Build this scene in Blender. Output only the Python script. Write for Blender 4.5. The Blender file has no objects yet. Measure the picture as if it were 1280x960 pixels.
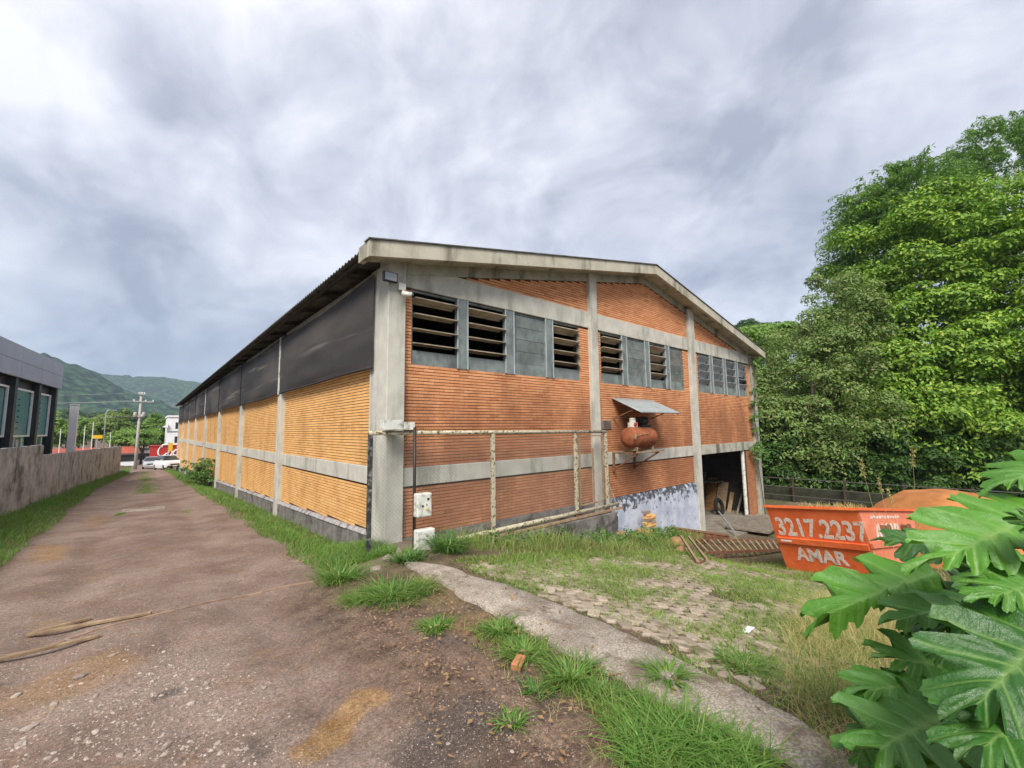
import bpy, bmesh, math, random
import numpy as np
from mathutils import Vector, Matrix
RS = np.random.RandomState
random.seed(7)
sc = bpy.context.scene
col = sc.collection

# ---------------------------------------------------------------- camera, sky, sun, exposure
F_PX, YAW, PITCH, ROLL = 531.1, math.radians(40.94), math.radians(5.957), math.radians(-.724)
CAM = np.array([-3.45, -7.59, 2.05])
FW = np.array([math.sin(YAW)*math.cos(PITCH), math.cos(YAW)*math.cos(PITCH), math.sin(PITCH)])
_r = np.array([math.cos(YAW), -math.sin(YAW), 0.0]); _u = np.cross(_r, FW)
RT = _r*math.cos(ROLL) + _u*math.sin(ROLL); UP = -_r*math.sin(ROLL) + _u*math.cos(ROLL)
cd = bpy.data.cameras.new('camera'); cam = bpy.data.objects.new('camera', cd); col.objects.link(cam)
cam.matrix_world = Matrix(((RT[0], UP[0], -FW[0], CAM[0]), (RT[1], UP[1], -FW[1], CAM[1]), (RT[2], UP[2], -FW[2], CAM[2]), (0, 0, 0, 1)))
cd.sensor_width = 36; cd.lens = 36*F_PX/1280; cd.clip_start = .05; cd.clip_end = 8000
sc.camera = cam

SUN_AZ = math.radians(230)      # compass bearing the light comes from (0 = +Y, 90 = +X)
SUN_EL = math.radians(46)
world = bpy.data.worlds.new('World'); sc.world = world; world.use_nodes = True
wn = world.node_tree.nodes; wl = world.node_tree.links; wn.clear()
def wnode(t, **k):
    n = wn.new(t)
    for a, b in k.items(): setattr(n, a, b)
    return n
w_out = wnode('ShaderNodeOutputWorld'); w_bg = wnode('ShaderNodeBackground'); w_bg.inputs['Strength'].default_value = .1
w_sky = wnode('ShaderNodeTexSky', sky_type='NISHITA', sun_disc=False)
w_sky.sun_elevation = SUN_EL; w_sky.sun_rotation = SUN_AZ
w_tc = wnode('ShaderNodeTexCoord'); w_sep = wnode('ShaderNodeSeparateXYZ')
wl.new(w_tc.outputs['Generated'], w_sep.inputs[0])
def wmath(op, a, b=None, c=None):
    n = wnode('ShaderNodeMath', operation=op)
    for i, v in enumerate((a, b, c)):
        if v is None: continue
        if isinstance(v, (int, float)): n.inputs[i].default_value = v
        else: wl.new(v, n.inputs[i])
    return n.outputs[0]
zc = wmath('MAXIMUM', w_sep.outputs[2], 0.0)
den = wmath('ADD', zc, .48)
px = wmath('DIVIDE', w_sep.outputs[0], den); py = wmath('DIVIDE', w_sep.outputs[1], den)
comb = wnode('ShaderNodeCombineXYZ'); wl.new(px, comb.inputs[0]); wl.new(py, comb.inputs[1])
def wnoise(scale, detail, rough, dist, rot=0, sx=1, sy=1, off=0):
    m = wnode('ShaderNodeMapping'); m.inputs['Rotation'].default_value = (0, 0, rot); m.inputs['Scale'].default_value = (sx, sy, 1)
    m.inputs['Location'].default_value = (off, off*.7, 0)
    wl.new(comb.outputs[0], m.inputs[0])
    n = wnode('ShaderNodeTexNoise'); wl.new(m.outputs[0], n.inputs['Vector'])
    n.inputs['Scale'].default_value = scale; n.inputs['Detail'].default_value = detail
    n.inputs['Roughness'].default_value = rough; n.inputs['Distortion'].default_value = dist
    return n.outputs[0]
n1 = wnoise(1.75, 9, .52, .5, rot=math.radians(-28), sx=1.2, sy=.9, off=3.1)
n2 = wnoise(4.6, 9, .6, .5, rot=math.radians(-20), sx=1.2, sy=.9, off=1.3)
cl = wmath('ADD', wmath('MULTIPLY', n1, .64), wmath('MULTIPLY', n2, .36))
ramp = wnode('ShaderNodeValToRGB'); wl.new(cl, ramp.inputs[0])
e = ramp.color_ramp.elements
e[0].position = .39; e[0].color = (1.06, 1.14, 1.40, 1)
e[1].position = .61; e[1].color = (2.65, 2.66, 2.80, 1)
em = ramp.color_ramp.elements.new(.50); em.color = (1.80, 1.86, 2.10, 1)
# overcast: paler with height, bluer and duller towards the horizon all round
hz = wnode('ShaderNodeValToRGB'); wl.new(zc, hz.inputs[0])
h = hz.color_ramp.elements
h[0].position = 0; h[0].color = (.72, .80, .90, 1); h[1].position = .75; h[1].color = (1.22, 1.2, 1.19, 1)
hm = h.new(.25); hm.color = (.92, .94, .99, 1)
mulc = wnode('ShaderNodeMix', data_type='RGBA', blend_type='MULTIPLY'); mulc.inputs[0].default_value = 1
wl.new(ramp.outputs[0], mulc.inputs[6]); wl.new(hz.outputs[0], mulc.inputs[7])
mixs = wnode('ShaderNodeMix', data_type='RGBA'); mixs.inputs[0].default_value = .96
wl.new(w_sky.outputs[0], mixs.inputs[6]); wl.new(mulc.outputs[2], mixs.inputs[7])
wl.new(mixs.outputs[2], w_bg.inputs[0]); wl.new(w_bg.outputs[0], w_out.inputs[0])

sd = bpy.data.lights.new('sun', 'SUN'); sd.energy = 1.5; sd.angle = math.radians(24); sd.color = (1, .95, .87)
sun = bpy.data.objects.new('sun', sd); col.objects.link(sun); sun.location = (-20, -20, 40)
sdir = Vector((math.sin(SUN_AZ)*math.cos(SUN_EL), math.cos(SUN_AZ)*math.cos(SUN_EL), math.sin(SUN_EL)))
sun.rotation_euler = sdir.to_track_quat('Z', 'Y').to_euler()
vs = sc.view_settings; vs.view_transform = 'Standard'; vs.look = 'None'; vs.gamma = 1; vs.use_curve_mapping = False
vs.exposure = 1.92
sc.render.engine = 'CYCLES'
sc.cycles.use_denoising = True; sc.cycles.max_bounces = 6; sc.cycles.diffuse_bounces = 3; sc.cycles.glossy_bounces = 2
sc.cycles.transmission_bounces = 3; sc.cycles.transparent_max_bounces = 12; sc.cycles.volume_bounces = 0
sc.cycles.sample_clamp_indirect = 6

# ---------------------------------------------------------------- helpers
def smooth(a, b, x):
    t = np.clip((np.asarray(x, float)-a)/(b-a), 0, 1); return t*t*(3-2*t)
def vnoise(x, y, s=1.0, seed=0, octs=3):
    """smooth value noise about -1..1"""
    x = np.asarray(x, float)/s; y = np.asarray(y, float)/s; out = 0; amp = 1; tot = 0
    for o in range(octs):
        xi = np.floor(x).astype(np.int64); yi = np.floor(y).astype(np.int64); fx = x-xi; fy = y-yi
        fx = fx*fx*(3-2*fx); fy = fy*fy*(3-2*fy)
        def hsh(a, b):
            n = (a*374761393 + b*668265263 + (seed+o*17)*974634511) & 0x7fffffff
            n = ((n ^ (n >> 13))*1274126177) & 0x7fffffff
            return ((n ^ (n >> 16)) & 0xffff)/32767.5-1
        v = (hsh(xi, yi)*(1-fx)+hsh(xi+1, yi)*fx)*(1-fy)+(hsh(xi, yi+1)*(1-fx)+hsh(xi+1, yi+1)*fx)*fy
        out = out+v*amp; tot += amp; amp *= .5; x = x*2.03+5.2; y = y*2.03+1.7
    return out/tot
def ray(x, y): return FW*F_PX + RT*(x-640) - UP*(y-480)
def at(x, y, z): return CAM + ray(x, y)/F_PX*z           # pixel + depth along the view axis
def onY(x, y, v): r = ray(x, y); return CAM + r*((v-CAM[1])/r[1])
def onX(x, y, v): r = ray(x, y); return CAM + r*((v-CAM[0])/r[0])
def onZ(x, y, v): r = ray(x, y); return CAM + r*((v-CAM[2])/r[2])
def depth(p): return (np.asarray(p)-CAM)@FW

def lane_z(Y): 
    Y = np.asarray(Y, float)
    return np.where(Y < 90, -.12-.037*Y, -3.45-.002*(Y-90))
def yard_z(X):
    X = np.asarray(X, float); z = .05-.155*X
    return np.where(z > -1.75, z, -1.75-.32*np.tanh((-1.75-z)/.32))
def ground_z(X, Y):
    X = np.asarray(X, float); Y = np.asarray(Y, float)
    l = lane_z(np.clip(Y, -14, 400)); yd = yard_z(X)
    t = smooth(-.9, 1.2, X)*(1-smooth(.3, 1.0, Y)*(1-smooth(6.3, 6.6, X))-smooth(12, 14, Y)*smooth(6.3, 6.6, X)*(1-smooth(18.6, 19.2, X)))
    z = l*(1-t)+yd*t
    z = z - smooth(23.8, 40, X)*2.2*t                      # falls away beyond the fence
    z = z - .27*smooth(-1.15, -.15, X)*smooth(.6, 2.0, Y)*(X < .3)
    z = z + .35*smooth(-6.1, -7.2, X)*smooth(-6, 2, Y)     # plot behind the boundary wall
    z = z + .10*smooth(-5.0, -5.8, X)*(1-smooth(-6.1, -7.2, X))   # grass verge
    near = np.exp(-(((X+2)/9)**2+((Y+3)/9)**2))
    z = z + near*(.018*vnoise(X, Y, .9, 3)+.007*vnoise(X, Y, .17, 9))
    # churned soil between the lane and the concrete strip
    soil = smooth(-2.5, -1.9, X)*(1-smooth(-.95, -.75, X))*(1-smooth(-1.6, -1.1, Y))
    z = z + soil*(.035*vnoise(X, Y, .35, 21)+.012*vnoise(X, Y, .09, 5))
    # shallow ruts of the lane, a wheel track and two potholes
    ly = smooth(-8, -2, Y)
    z = z - .05*ly*(np.exp(-((X+2.25)/.28)**2)+np.exp(-((X+4.05)/.28)**2))+.012*ly*vnoise(X, Y, .28, 41)*(X < -1)
    for hx, hy, hr, hd in ((-3.03, -3.82, .16, .035), (-2.25, -4.45, .30, .03), (-2.72, -4.95, .16, .03)):
        z = z - hd*np.exp(-(((X-hx)/hr)**2+((Y-hy)/(hr*1.5))**2))
    pad = smooth(3.6, 2.2, np.hypot(X-9.2, Y+5.0))         # stand of the skip
    z = z*(1-pad)+(-1.235-.121*(X-7.82)-.101*(Y+4.07))*pad
    return z
def gp(x, y):
    """ground point seen at a pixel"""
    z = 0.0
    for _ in range(60):
        p = onZ(x, y, z); z = .5*z+.5*float(ground_z(p[0], p[1]))
    return np.array([p[0], p[1], float(ground_z(p[0], p[1]))])
def gpoly(pts): return np.array([gp(*p)[:2] for p in pts])
def inside(poly, X, Y):
    X = np.asarray(X); Y = np.asarray(Y); c = np.zeros(X.shape, bool); n = len(poly); j = n-1
    for i in range(n):
        xi, yi = poly[i]; xj, yj = poly[j]
        with np.errstate(divide='ignore', invalid='ignore'):
            c ^= ((yi > Y) != (yj > Y)) & (X < (xj-xi)*(Y-yi)/(yj-yi+1e-12)+xi)
        j = i
    return c
def sample_poly(poly, n, rs):
    lo = poly.min(0); hi = poly.max(0); out = []; k = 0
    while k < n:
        q = lo+(hi-lo)*rs.rand(n*3+10, 2); q = q[inside(poly, q[:, 0], q[:, 1])]; out.append(q); k += len(q)
        if len(q) == 0: break
    return np.concatenate(out)[:n]

class MB:
    """collects boxes, tubes and sheets; build() links them as ONE mesh object"""
    def __init__(s): s.v = []; s.f = []; s.m = []
    def add(s, vs, fs, m=0):
        o = len(s.v); s.v += [tuple(map(float, p)) for p in vs]; s.f += [tuple(i+o for i in f) for f in fs]; s.m += [m]*len(fs); return s
    def box(s, a, b, m=0):
        (x0, y0, z0), (x1, y1, z1) = a, b
        return s.add([(x0,y0,z0),(x1,y0,z0),(x1,y1,z0),(x0,y1,z0),(x0,y0,z1),(x1,y0,z1),(x1,y1,z1),(x0,y1,z1)],
                     [(0,3,2,1),(4,5,6,7),(0,1,5,4),(1,2,6,5),(2,3,7,6),(3,0,4,7)], m)
    def obox(s, c, ax, ay, az, m=0):
        c, ax, ay, az = (np.asarray(k, float) for k in (c, ax, ay, az))
        P = [c-ax-ay-az, c+ax-ay-az, c+ax+ay-az, c-ax+ay-az, c-ax-ay+az, c+ax-ay+az, c+ax+ay+az, c-ax+ay+az]
        return s.add(P, [(0,3,2,1),(4,5,6,7),(0,1,5,4),(1,2,6,5),(2,3,7,6),(3,0,4,7)], m)
    def bar(s, p, q, w, h=None, up=(0,0,1), m=0):
        p = np.asarray(p, float); q = np.asarray(q, float); d = q-p; L = np.linalg.norm(d); d = d/L
        up = np.asarray(up, float); sd = np.cross(d, up)
        if np.linalg.norm(sd) < 1e-4: sd = np.cross(d, (0, 1, 0))
        sd /= np.linalg.norm(sd); u = np.cross(sd, d); h = w if h is None else h
        return s.obox((p+q)/2, d*L/2, sd*w/2, u*h/2, m)
    def tube(s, pts, r, n=8, m=0, caps=True):
        pts = [np.asarray(p, float) for p in pts]; k = len(pts)
        rr = [r]*k if np.isscalar(r) else list(r); V = []; Fs = []; ref = None
        for i, p in enumerate(pts):
            d = pts[min(i+1, k-1)]-pts[max(i-1, 0)]; d = d/(np.linalg.norm(d)+1e-12)
            if ref is None: ref = np.array([0, 0, 1.]) if abs(d[2]) < .9 else np.array([1., 0, 0])
            a = np.cross(d, ref); a /= np.linalg.norm(a)+1e-12; b = np.cross(a, d); ref = b
            for j in range(n):
                t = 2*math.pi*j/n; V.append(p+rr[i]*(math.cos(t)*a+math.sin(t)*b))
        for i in range(k-1):
            for j in range(n): Fs.append((i*n+j, i*n+(j+1)%n, (i+1)*n+(j+1)%n, (i+1)*n+j))
        if caps: Fs.append(tuple(range(n-1, -1, -1))); Fs.append(tuple((k-1)*n+j for j in range(n)))
        return s.add(V, Fs, m)
    def prism(s, poly, off, m=0):
        """poly: 3-D outline, off: extrusion vector"""
        n = len(poly); P = [np.asarray(p, float) for p in poly]; off = np.asarray(off, float)
        return s.add(P+[p+off for p in P], [tuple(range(n-1, -1, -1)), tuple(range(n, 2*n))]+[(i, (i+1)%n, n+(i+1)%n, n+i) for i in range(n)], m)
    def lathe(s, c, axis, prof, n=20, m=0):
        """prof: (distance along axis, radius)"""
        axis = np.asarray(axis, float); axis /= np.linalg.norm(axis); c = np.asarray(c, float)
        return s.tube([c+axis*t for t, _ in prof], [r for _, r in prof], n, m)
    def build(s, name, mat, parent=None, smooth_=False):
        me = bpy.data.meshes.new(name); me.from_pydata(s.v, [], s.f); 
        bm = bmesh.new(); bm.from_mesh(me); bmesh.ops.recalc_face_normals(bm, faces=bm.faces); bm.to_mesh(me); bm.free()
        mats = mat if isinstance(mat, (list, tuple)) else [mat]
        for x in mats: me.materials.append(x)
        if len(mats) > 1: me.polygons.foreach_set('material_index', s.m)
        if smooth_: me.polygons.foreach_set('use_smooth', [True]*len(me.polygons))
        return link(name, me, parent)
def link(name, me, parent=None):
    o = bpy.data.objects.new(name, me); col.objects.link(o)
    if parent is not None: attach(o, parent)
    return o
def wmat(o):
    m = o.matrix_basis.copy()
    return m if o.parent is None else wmat(o.parent) @ o.matrix_parent_inverse @ m
def attach(o, parent):
    o.parent = parent; o.matrix_parent_inverse = wmat(parent).inverted()
def tag(o, label=None, cat=None, group=None, kind=None):
    if label: o['label'] = label
    if cat: o['category'] = cat
    if group: o['group'] = group
    if kind: o['kind'] = kind
    return o
def thing(name, label, cat, loc=(0, 0, 0), group=None):
    o = bpy.data.objects.new(name, None); col.objects.link(o); o.location = tuple(map(float, loc)); o.empty_display_size = .2
    return tag(o, label, cat, group)
def np_mesh(name, V, Fq, mat, parent=None, attrs=None, smooth_=False):
    """V (n,3); Fq: list of (k, m) index arrays of equal polygon size"""
    me = bpy.data.meshes.new(name); V = np.ascontiguousarray(V, np.float32)
    if not isinstance(Fq, list): Fq = [Fq]
    Fq = [f for f in Fq if len(f)]
    me.vertices.add(len(V)); me.vertices.foreach_set('co', V.ravel())
    nl = sum(f.size for f in Fq); npoly = sum(len(f) for f in Fq)
    me.loops.add(nl); me.polygons.add(npoly)
    me.loops.foreach_set('vertex_index', np.concatenate([f.ravel() for f in Fq]).astype(np.int32))
    tot = np.concatenate([np.full(len(f), f.shape[1]) for f in Fq]); st = np.concatenate([[0], np.cumsum(tot)[:-1]])
    me.polygons.foreach_set('loop_start', st.astype(np.int32))
    me.polygons.foreach_set('use_smooth', np.full(npoly, bool(smooth_)))
    me.update(calc_edges=True); me.validate()
    for x in (mat if isinstance(mat, (list, tuple)) else [mat]): me.materials.append(x)
    for k, a in (attrs or {}).items():
        at_ = me.attributes.new(k, 'FLOAT', 'POINT'); at_.data.foreach_set('value', np.ascontiguousarray(a, np.float32))
    return link(name, me, parent)

# ---------------------------------------------------------------- materials
class NT:
    def __init__(s, name):
        s.mat = bpy.data.materials.new(name); s.mat.use_nodes = True; s.t = s.mat.node_tree; s.n = s.t.nodes; s.l = s.t.links; s.n.clear()
        s.out = s.n.new('ShaderNodeOutputMaterial'); s.b = s.n.new('ShaderNodeBsdfPrincipled'); s.l.new(s.b.outputs[0], s.out.inputs[0])
        s.tc = s.n.new('ShaderNodeTexCoord'); s.geo = s.n.new('ShaderNodeNewGeometry')
        s.b.inputs['Specular IOR Level'].default_value = .3
    def put(s, sock, v):
        if isinstance(v, bpy.types.NodeSocket): s.l.new(v, sock)
        elif isinstance(v, (tuple, list)): sock.default_value = tuple(v) if len(v) == len(sock.default_value) else tuple(v)+(1,)
        else: sock.default_value = v
    def pos(s, scale=(1, 1, 1), obj=False, rot=(0, 0, 0)):
        m = s.n.new('ShaderNodeMapping'); m.inputs['Scale'].default_value = scale; m.inputs['Rotation'].default_value = rot
        s.l.new(s.tc.outputs['Object'] if obj else s.geo.outputs['Position'], m.inputs[0]); return m.outputs[0]
    def noise(s, scale, detail=4, rough=.55, vec=None, dist=0):
        n = s.n.new('ShaderNodeTexNoise'); s.l.new(vec or s.pos(), n.inputs['Vector'])
        n.inputs['Scale'].default_value = scale; n.inputs['Detail'].default_value = detail; n.inputs['Roughness'].default_value = rough; n.inputs['Distortion'].default_value = dist
        return n.outputs[0]
    def vor(s, scale, vec=None, feature='F1', out='Distance', rand=1):
        n = s.n.new('ShaderNodeTexVoronoi'); n.feature = feature; s.l.new(vec or s.pos(), n.inputs['Vector']); n.inputs['Scale'].default_value = scale
        n.inputs['Randomness'].default_value = rand
        return n.outputs[out]
    def math(s, op, a, b=0.0, c=None):
        n = s.n.new('ShaderNodeMath'); n.operation = op; s.put(n.inputs[0], a); s.put(n.inputs[1], b)
        if c is not None: s.put(n.inputs[2], c)
        return n.outputs[0]
    def ramp(s, v, a, b, c0=0.0, c1=1.0):
        n = s.n.new('ShaderNodeMapRange'); n.interpolation_type = 'SMOOTHSTEP'; s.put(n.inputs[0], v)
        for i, k in enumerate((a, b, c0, c1)): n.inputs[i+1].default_value = k
        return n.outputs[0]
    def mix(s, f, a, b, blend='MIX'):
        n = s.n.new('ShaderNodeMix'); n.data_type = 'RGBA'; n.blend_type = blend
        s.put(n.inputs[0], f); s.put(n.inputs[6], a); s.put(n.inputs[7], b); return n.outputs[2]
    def attr(s, name):
        n = s.n.new('ShaderNodeAttribute'); n.attribute_name = name; return n.outputs['Fac']
    def rnd(s):
        """random per loose piece and per object"""
        o = s.n.new('ShaderNodeObjectInfo'); return s.math('FRACT', s.math('ADD', s.geo.outputs['Random Per Island'], o.outputs['Random']))
    def bump(s, v, dist=.01, strength=.6, prev=None):
        n = s.n.new('ShaderNodeBump'); n.inputs['Strength'].default_value = strength; n.inputs['Distance'].default_value = dist; s.put(n.inputs['Height'], v)
        if prev: s.l.new(prev, n.inputs['Normal'])
        return n.outputs[0]
    def done(s, color, rough=.8, normal=None, metal=0.0, spec=None):
        s.put(s.b.inputs['Base Color'], color); s.put(s.b.inputs['Roughness'], rough); s.put(s.b.inputs['Metallic'], metal)
        if spec is not None: s.b.inputs['Specular IOR Level'].default_value = spec
        if normal: s.l.new(normal, s.b.inputs['Normal'])
        return s.mat
def k(c, f): return tuple(x*f for x in c)
def simple(name, c, rough=.7, var=.25, scale=6, bump=.003, metal=0.0, spec=.3, dirt=None, dirt_amt=.5, dirt_scale=2.0, vstreak=False):
    m = NT(name); n = m.noise(scale, 5, .6)
    colr = m.mix(m.ramp(n, .3, .7), k(c, 1-var), k(c, 1+var*.6))
    if dirt:
        d = m.noise(dirt_scale, 6, .65, m.pos((1, 1, .22)) if vstreak else None)
        colr = m.mix(m.math('MULTIPLY', m.ramp(d, .48, .68), dirt_amt), colr, dirt)
    nr = m.bump(m.noise(scale*7, 4, .6), bump, .5) if bump else None
    return m.done(colr, rough, nr, metal, spec)
M = {}
def brick_mat(name, base, dark, warm, grime=.30):
    m = NT(name); r = m.rnd()
    c = m.mix(r, base, warm); c = m.mix(m.ramp(m.math('FRACT', m.math('MULTIPLY', r, 7.3)), .86, 1.0, 0, .45), c, dark)
    # rain grime: long streaks and a damp zone with its own ragged outline
    g = m.noise(1.1, 7, .68, m.pos((1, 1, .45)))
    sep = m.n.new('ShaderNodeSeparateXYZ'); m.l.new(m.geo.outputs['Position'], sep.inputs[0])
    low = m.ramp(sep.outputs[2], 4.4, 1.6, .0, grime)
    c = m.mix(m.math('MULTIPLY', m.ramp(m.math('ADD', g, low), .55, .95), .6), c, k(dark, .6))
    c = m.mix(m.math('MULTIPLY', m.ramp(m.noise(38, 3, .7), .5, .8), .35), c, k(dark, .8))
    return m.done(c, .88, m.bump(m.noise(55, 4, .7), .004, .6), spec=.15)
M['brick_front'] = brick_mat('terracotta_brick', (.62, .265, .12), (.33, .12, .065), (.73, .36, .18), .36)
M['brick_side'] = brick_mat('yellow_brick', (.75, .405, .145), (.52, .25, .09), (.82, .49, .20), .14)
M['mortar'] = simple('mortar', (.10, .046, .028), .95, .3, 9, .004)
M['concrete'] = simple('painted_concrete', (.52, .505, .44), .85, .12, 3, .003, dirt=(.13, .125, .10), dirt_amt=.5, dirt_scale=2.2, vstreak=True)
M['concrete_dirty'] = simple('stained_concrete', (.40, .39, .32), .9, .2, 4, .004, dirt=(.07, .065, .05), dirt_amt=.85, dirt_scale=1.6, vstreak=True)
M['fascia'] = simple('weathered_fascia', (.48, .45, .36), .85, .14, 2, .003, dirt=(.06, .05, .035), dirt_amt=.7, dirt_scale=1.5, vstreak=True)
M['plinth'] = simple('grimy_plinth', (.20, .185, .17), .95, .35, 5, .01, dirt=(.035, .03, .026), dirt_amt=.85, dirt_scale=1.5)
M['plinth_cap'] = simple('pale_plinth_cap', (.36, .34, .34), .95, .3, 9, .008, dirt=(.05, .045, .04), dirt_amt=.8, dirt_scale=4)
def blue_plaster():
    m = NT('peeling_blue_plaster')
    c = m.mix(m.ramp(m.noise(1.8, 6, .6), .3, .7), (.36, .40, .50), (.56, .60, .68))
    sep = m.n.new('ShaderNodeSeparateXYZ'); m.l.new(m.geo.outputs['Position'], sep.inputs[0])
    up = m.ramp(sep.outputs[2], -.75, .0, 0, .22)
    chips = m.ramp(m.math('ADD', m.noise(5.5, 7, .7), up), .60, .72)
    c = m.mix(chips, c, (.07, .075, .085))
    c = m.mix(m.ramp(m.noise(1.3, 5, .6, m.pos((1, 1, 1.4))), .64, .70), c, (.27, .25, .23))
    h = m.math('SUBTRACT', m.noise(3, 6, .6), m.math('MULTIPLY', chips, .4))
    return m.done(c, .85, m.bump(h, .03, .8))
M['blue'] = blue_plaster()
M['steel_grey'] = simple('grey_green_sheet_steel', (.19, .225, .215), .5, .3, 3, .002, metal=.0, spec=.5, dirt=(.05, .05, .048), dirt_amt=.6, dirt_scale=3, vstreak=True)
M['slat'] = simple('louvre_sheet', (.22, .25, .24), .55, .3, 4, .002, dirt=(.30, .25, .19), dirt_amt=.8, dirt_scale=2.2)
M['slat_beige'] = simple('beige_louvre_sheet', (.40, .34, .26), .8, .25, 5, .002, dirt=(.16, .13, .10), dirt_amt=.6, dirt_scale=3)  # beige sheet for the open slats, unlike the grey closed ones
M['slat_pale'] = simple('pale_louvre_sheet', (.42, .45, .48), .5, .25, 4, .002, dirt=(.12, .13, .14), dirt_amt=.6)
M['roof'] = simple('fibre_cement', (.13, .125, .115), .9, .3, 3, .006, dirt=(.04, .037, .033), dirt_amt=.7)
M['wood_dark'] = simple('dark_timber', (.07, .05, .035), .9, .3, 8)
M['interior'] = simple('shade_dark_interior', (.05, .042, .036), .95, .3, 2)  # near-black colour carries the darkness inside the rooms
def net_mat():
    m = NT('black_shade_net')
    st = m.noise(.8, 3, .45, m.pos((1, .22, .9)), dist=.2)
    c = m.mix(m.ramp(st, .42, .75), (.040, .039, .042), (.105, .094, .086))
    c = m.mix(m.math('MULTIPLY', m.ramp(m.noise(.9, 3, .5, m.pos((1, .16, 4.5)), dist=.4), .60, .70), .5), c, (.26, .23, .21))
    m.done(c, .85, m.bump(m.noise(1.6, 3, .5, m.pos((1, .5, 1.5))), .05, .5), spec=.25)
    tr = m.n.new('ShaderNodeBsdfTransparent'); mx = m.n.new('ShaderNodeMixShader'); mx.inputs[0].default_value = .9
    m.l.new(tr.outputs[0], mx.inputs[1]); m.l.new(m.b.outputs[0], mx.inputs[2]); m.l.new(mx.outputs[0], m.out.inputs[0])
    return m.mat
M['net'] = net_mat()
def gate_paint():
    m = NT('flaking_cream_paint')
    c = m.mix(m.ramp(m.noise(8, 5, .6), .3, .7), (.42, .385, .27), (.56, .52, .38))
    rust = m.ramp(m.noise(16, 6, .7), .50, .60)
    c = m.mix(rust, c, m.mix(m.noise(30, 2, .5), (.06, .035, .02), (.17, .09, .04)))
    return m.done(c, .75, m.bump(m.noise(60, 3, .6), .003, .6))
M['gate'] = gate_paint()
M['gate_dark'] = simple('blackened_steel', (.05, .05, .05), .6, .4, 14, .002, dirt=(.30, .29, .25), dirt_amt=.8, dirt_scale=14)
M['wire'] = simple('galvanised_wire', (.26, .25, .22), .6, .2, 30, 0, spec=.5)
M['white_plastic'] = simple('weathered_white_plastic', (.66, .66, .60), .5, .08, 5, .001, dirt=(.16, .15, .12), dirt_amt=.7, dirt_scale=9)
M['white_paint'] = simple('white_paint', (.80, .81, .82), .6, .06, 2, .001)
M['black_plastic'] = simple('black_plastic', (.02, .02, .02), .5, .3, 12, .001, spec=.4)
M['glass_dark'] = simple('lamp_glass', (.30, .32, .34), .15, .1, 3, 0, spec=.6)
def rust_mat(name, a, b, scale=9):
    m = NT(name); c = m.mix(m.ramp(m.noise(scale, 6, .7), .3, .7), a, b)
    c = m.mix(m.ramp(m.noise(scale*4, 4, .7), .58, .75), c, k(a, .4))
    return m.done(c, .9, m.bump(m.noise(scale*8, 4, .7), .004, .7))
M['rust'] = rust_mat('rusted_iron', (.10, .045, .025), (.24, .115, .06))
M['rust_pale'] = rust_mat('pale_rusted_iron', (.22, .14, .085), (.38, .27, .17))
M['tank'] = rust_mat('rusty_tank_paint', (.17, .05, .022), (.36, .12, .05), 4)
M['zinc'] = simple('zinc_sheet', (.36, .39, .39), .55, .15, 4, .002, metal=.25, dirt=(.16, .15, .13), dirt_amt=.6, dirt_scale=4)
def dumpster_mat(name, a, b):
    m = NT(name); c = m.mix(m.ramp(m.noise(2.2, 6, .65), .3, .7), a, b)
    c = m.mix(m.ramp(m.noise(11, 6, .75), .58, .70), c, (.50, .24, .15))
    c = m.mix(m.ramp(m.noise(24, 5, .7), .66, .74), c, (.10, .04, .025))
    return m.done(c, .6, m.bump(m.noise(2.6, 4, .5), .05, .6), spec=.35)
M['dumpster'] = dumpster_mat('orange_skip_paint', (.66, .115, .03), (.78, .17, .05))
M['dumpster_faded'] = dumpster_mat('faded_orange_skip_paint', (.62, .17, .085), (.72, .25, .14))
def stencil():
    m = NT('white_stencil_paint'); c = m.mix(m.ramp(m.noise(14, 6, .8), .50, .62), (.66, .61, .55), (.62, .22, .11))
    return m.done(c, .7)
M['stencil'] = stencil()
M['clay'] = simple('orange_clay', (.42, .17, .055), .95, .25, 1.6, .02, dirt=(.26, .105, .035), dirt_amt=.5)
def wood(name, a, b):
    m = NT(name); n = m.noise(3, 6, .65, m.pos((1, 1, 1), obj=True), dist=1.5)
    return m.done(m.mix(m.ramp(n, .35, .7), a, b), .85, m.bump(m.noise(40, 4, .6), .003, .5))
M['wood'] = wood('weathered_timber', (.20, .135, .08), (.36, .26, .16))
M['ply'] = wood('stained_plywood', (.20, .10, .035), (.38, .21, .08))
M['old_board'] = wood('greying_board', (.14, .115, .09), (.25, .21, .165))
def bark(name, a, b):
    m = NT(name); n = m.noise(5, 6, .65, m.pos((1, 1, .25)))
    return m.done(m.mix(m.ramp(n, .35, .65), a, b), .95, m.bump(n, .03, .8))
M['bark'] = bark('grey_brown_bark', (.055, .042, .03), (.15, .12, .09))
M['stem'] = simple('green_stem', (.10, .17, .045), .6, .3, 9, .002)
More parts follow.
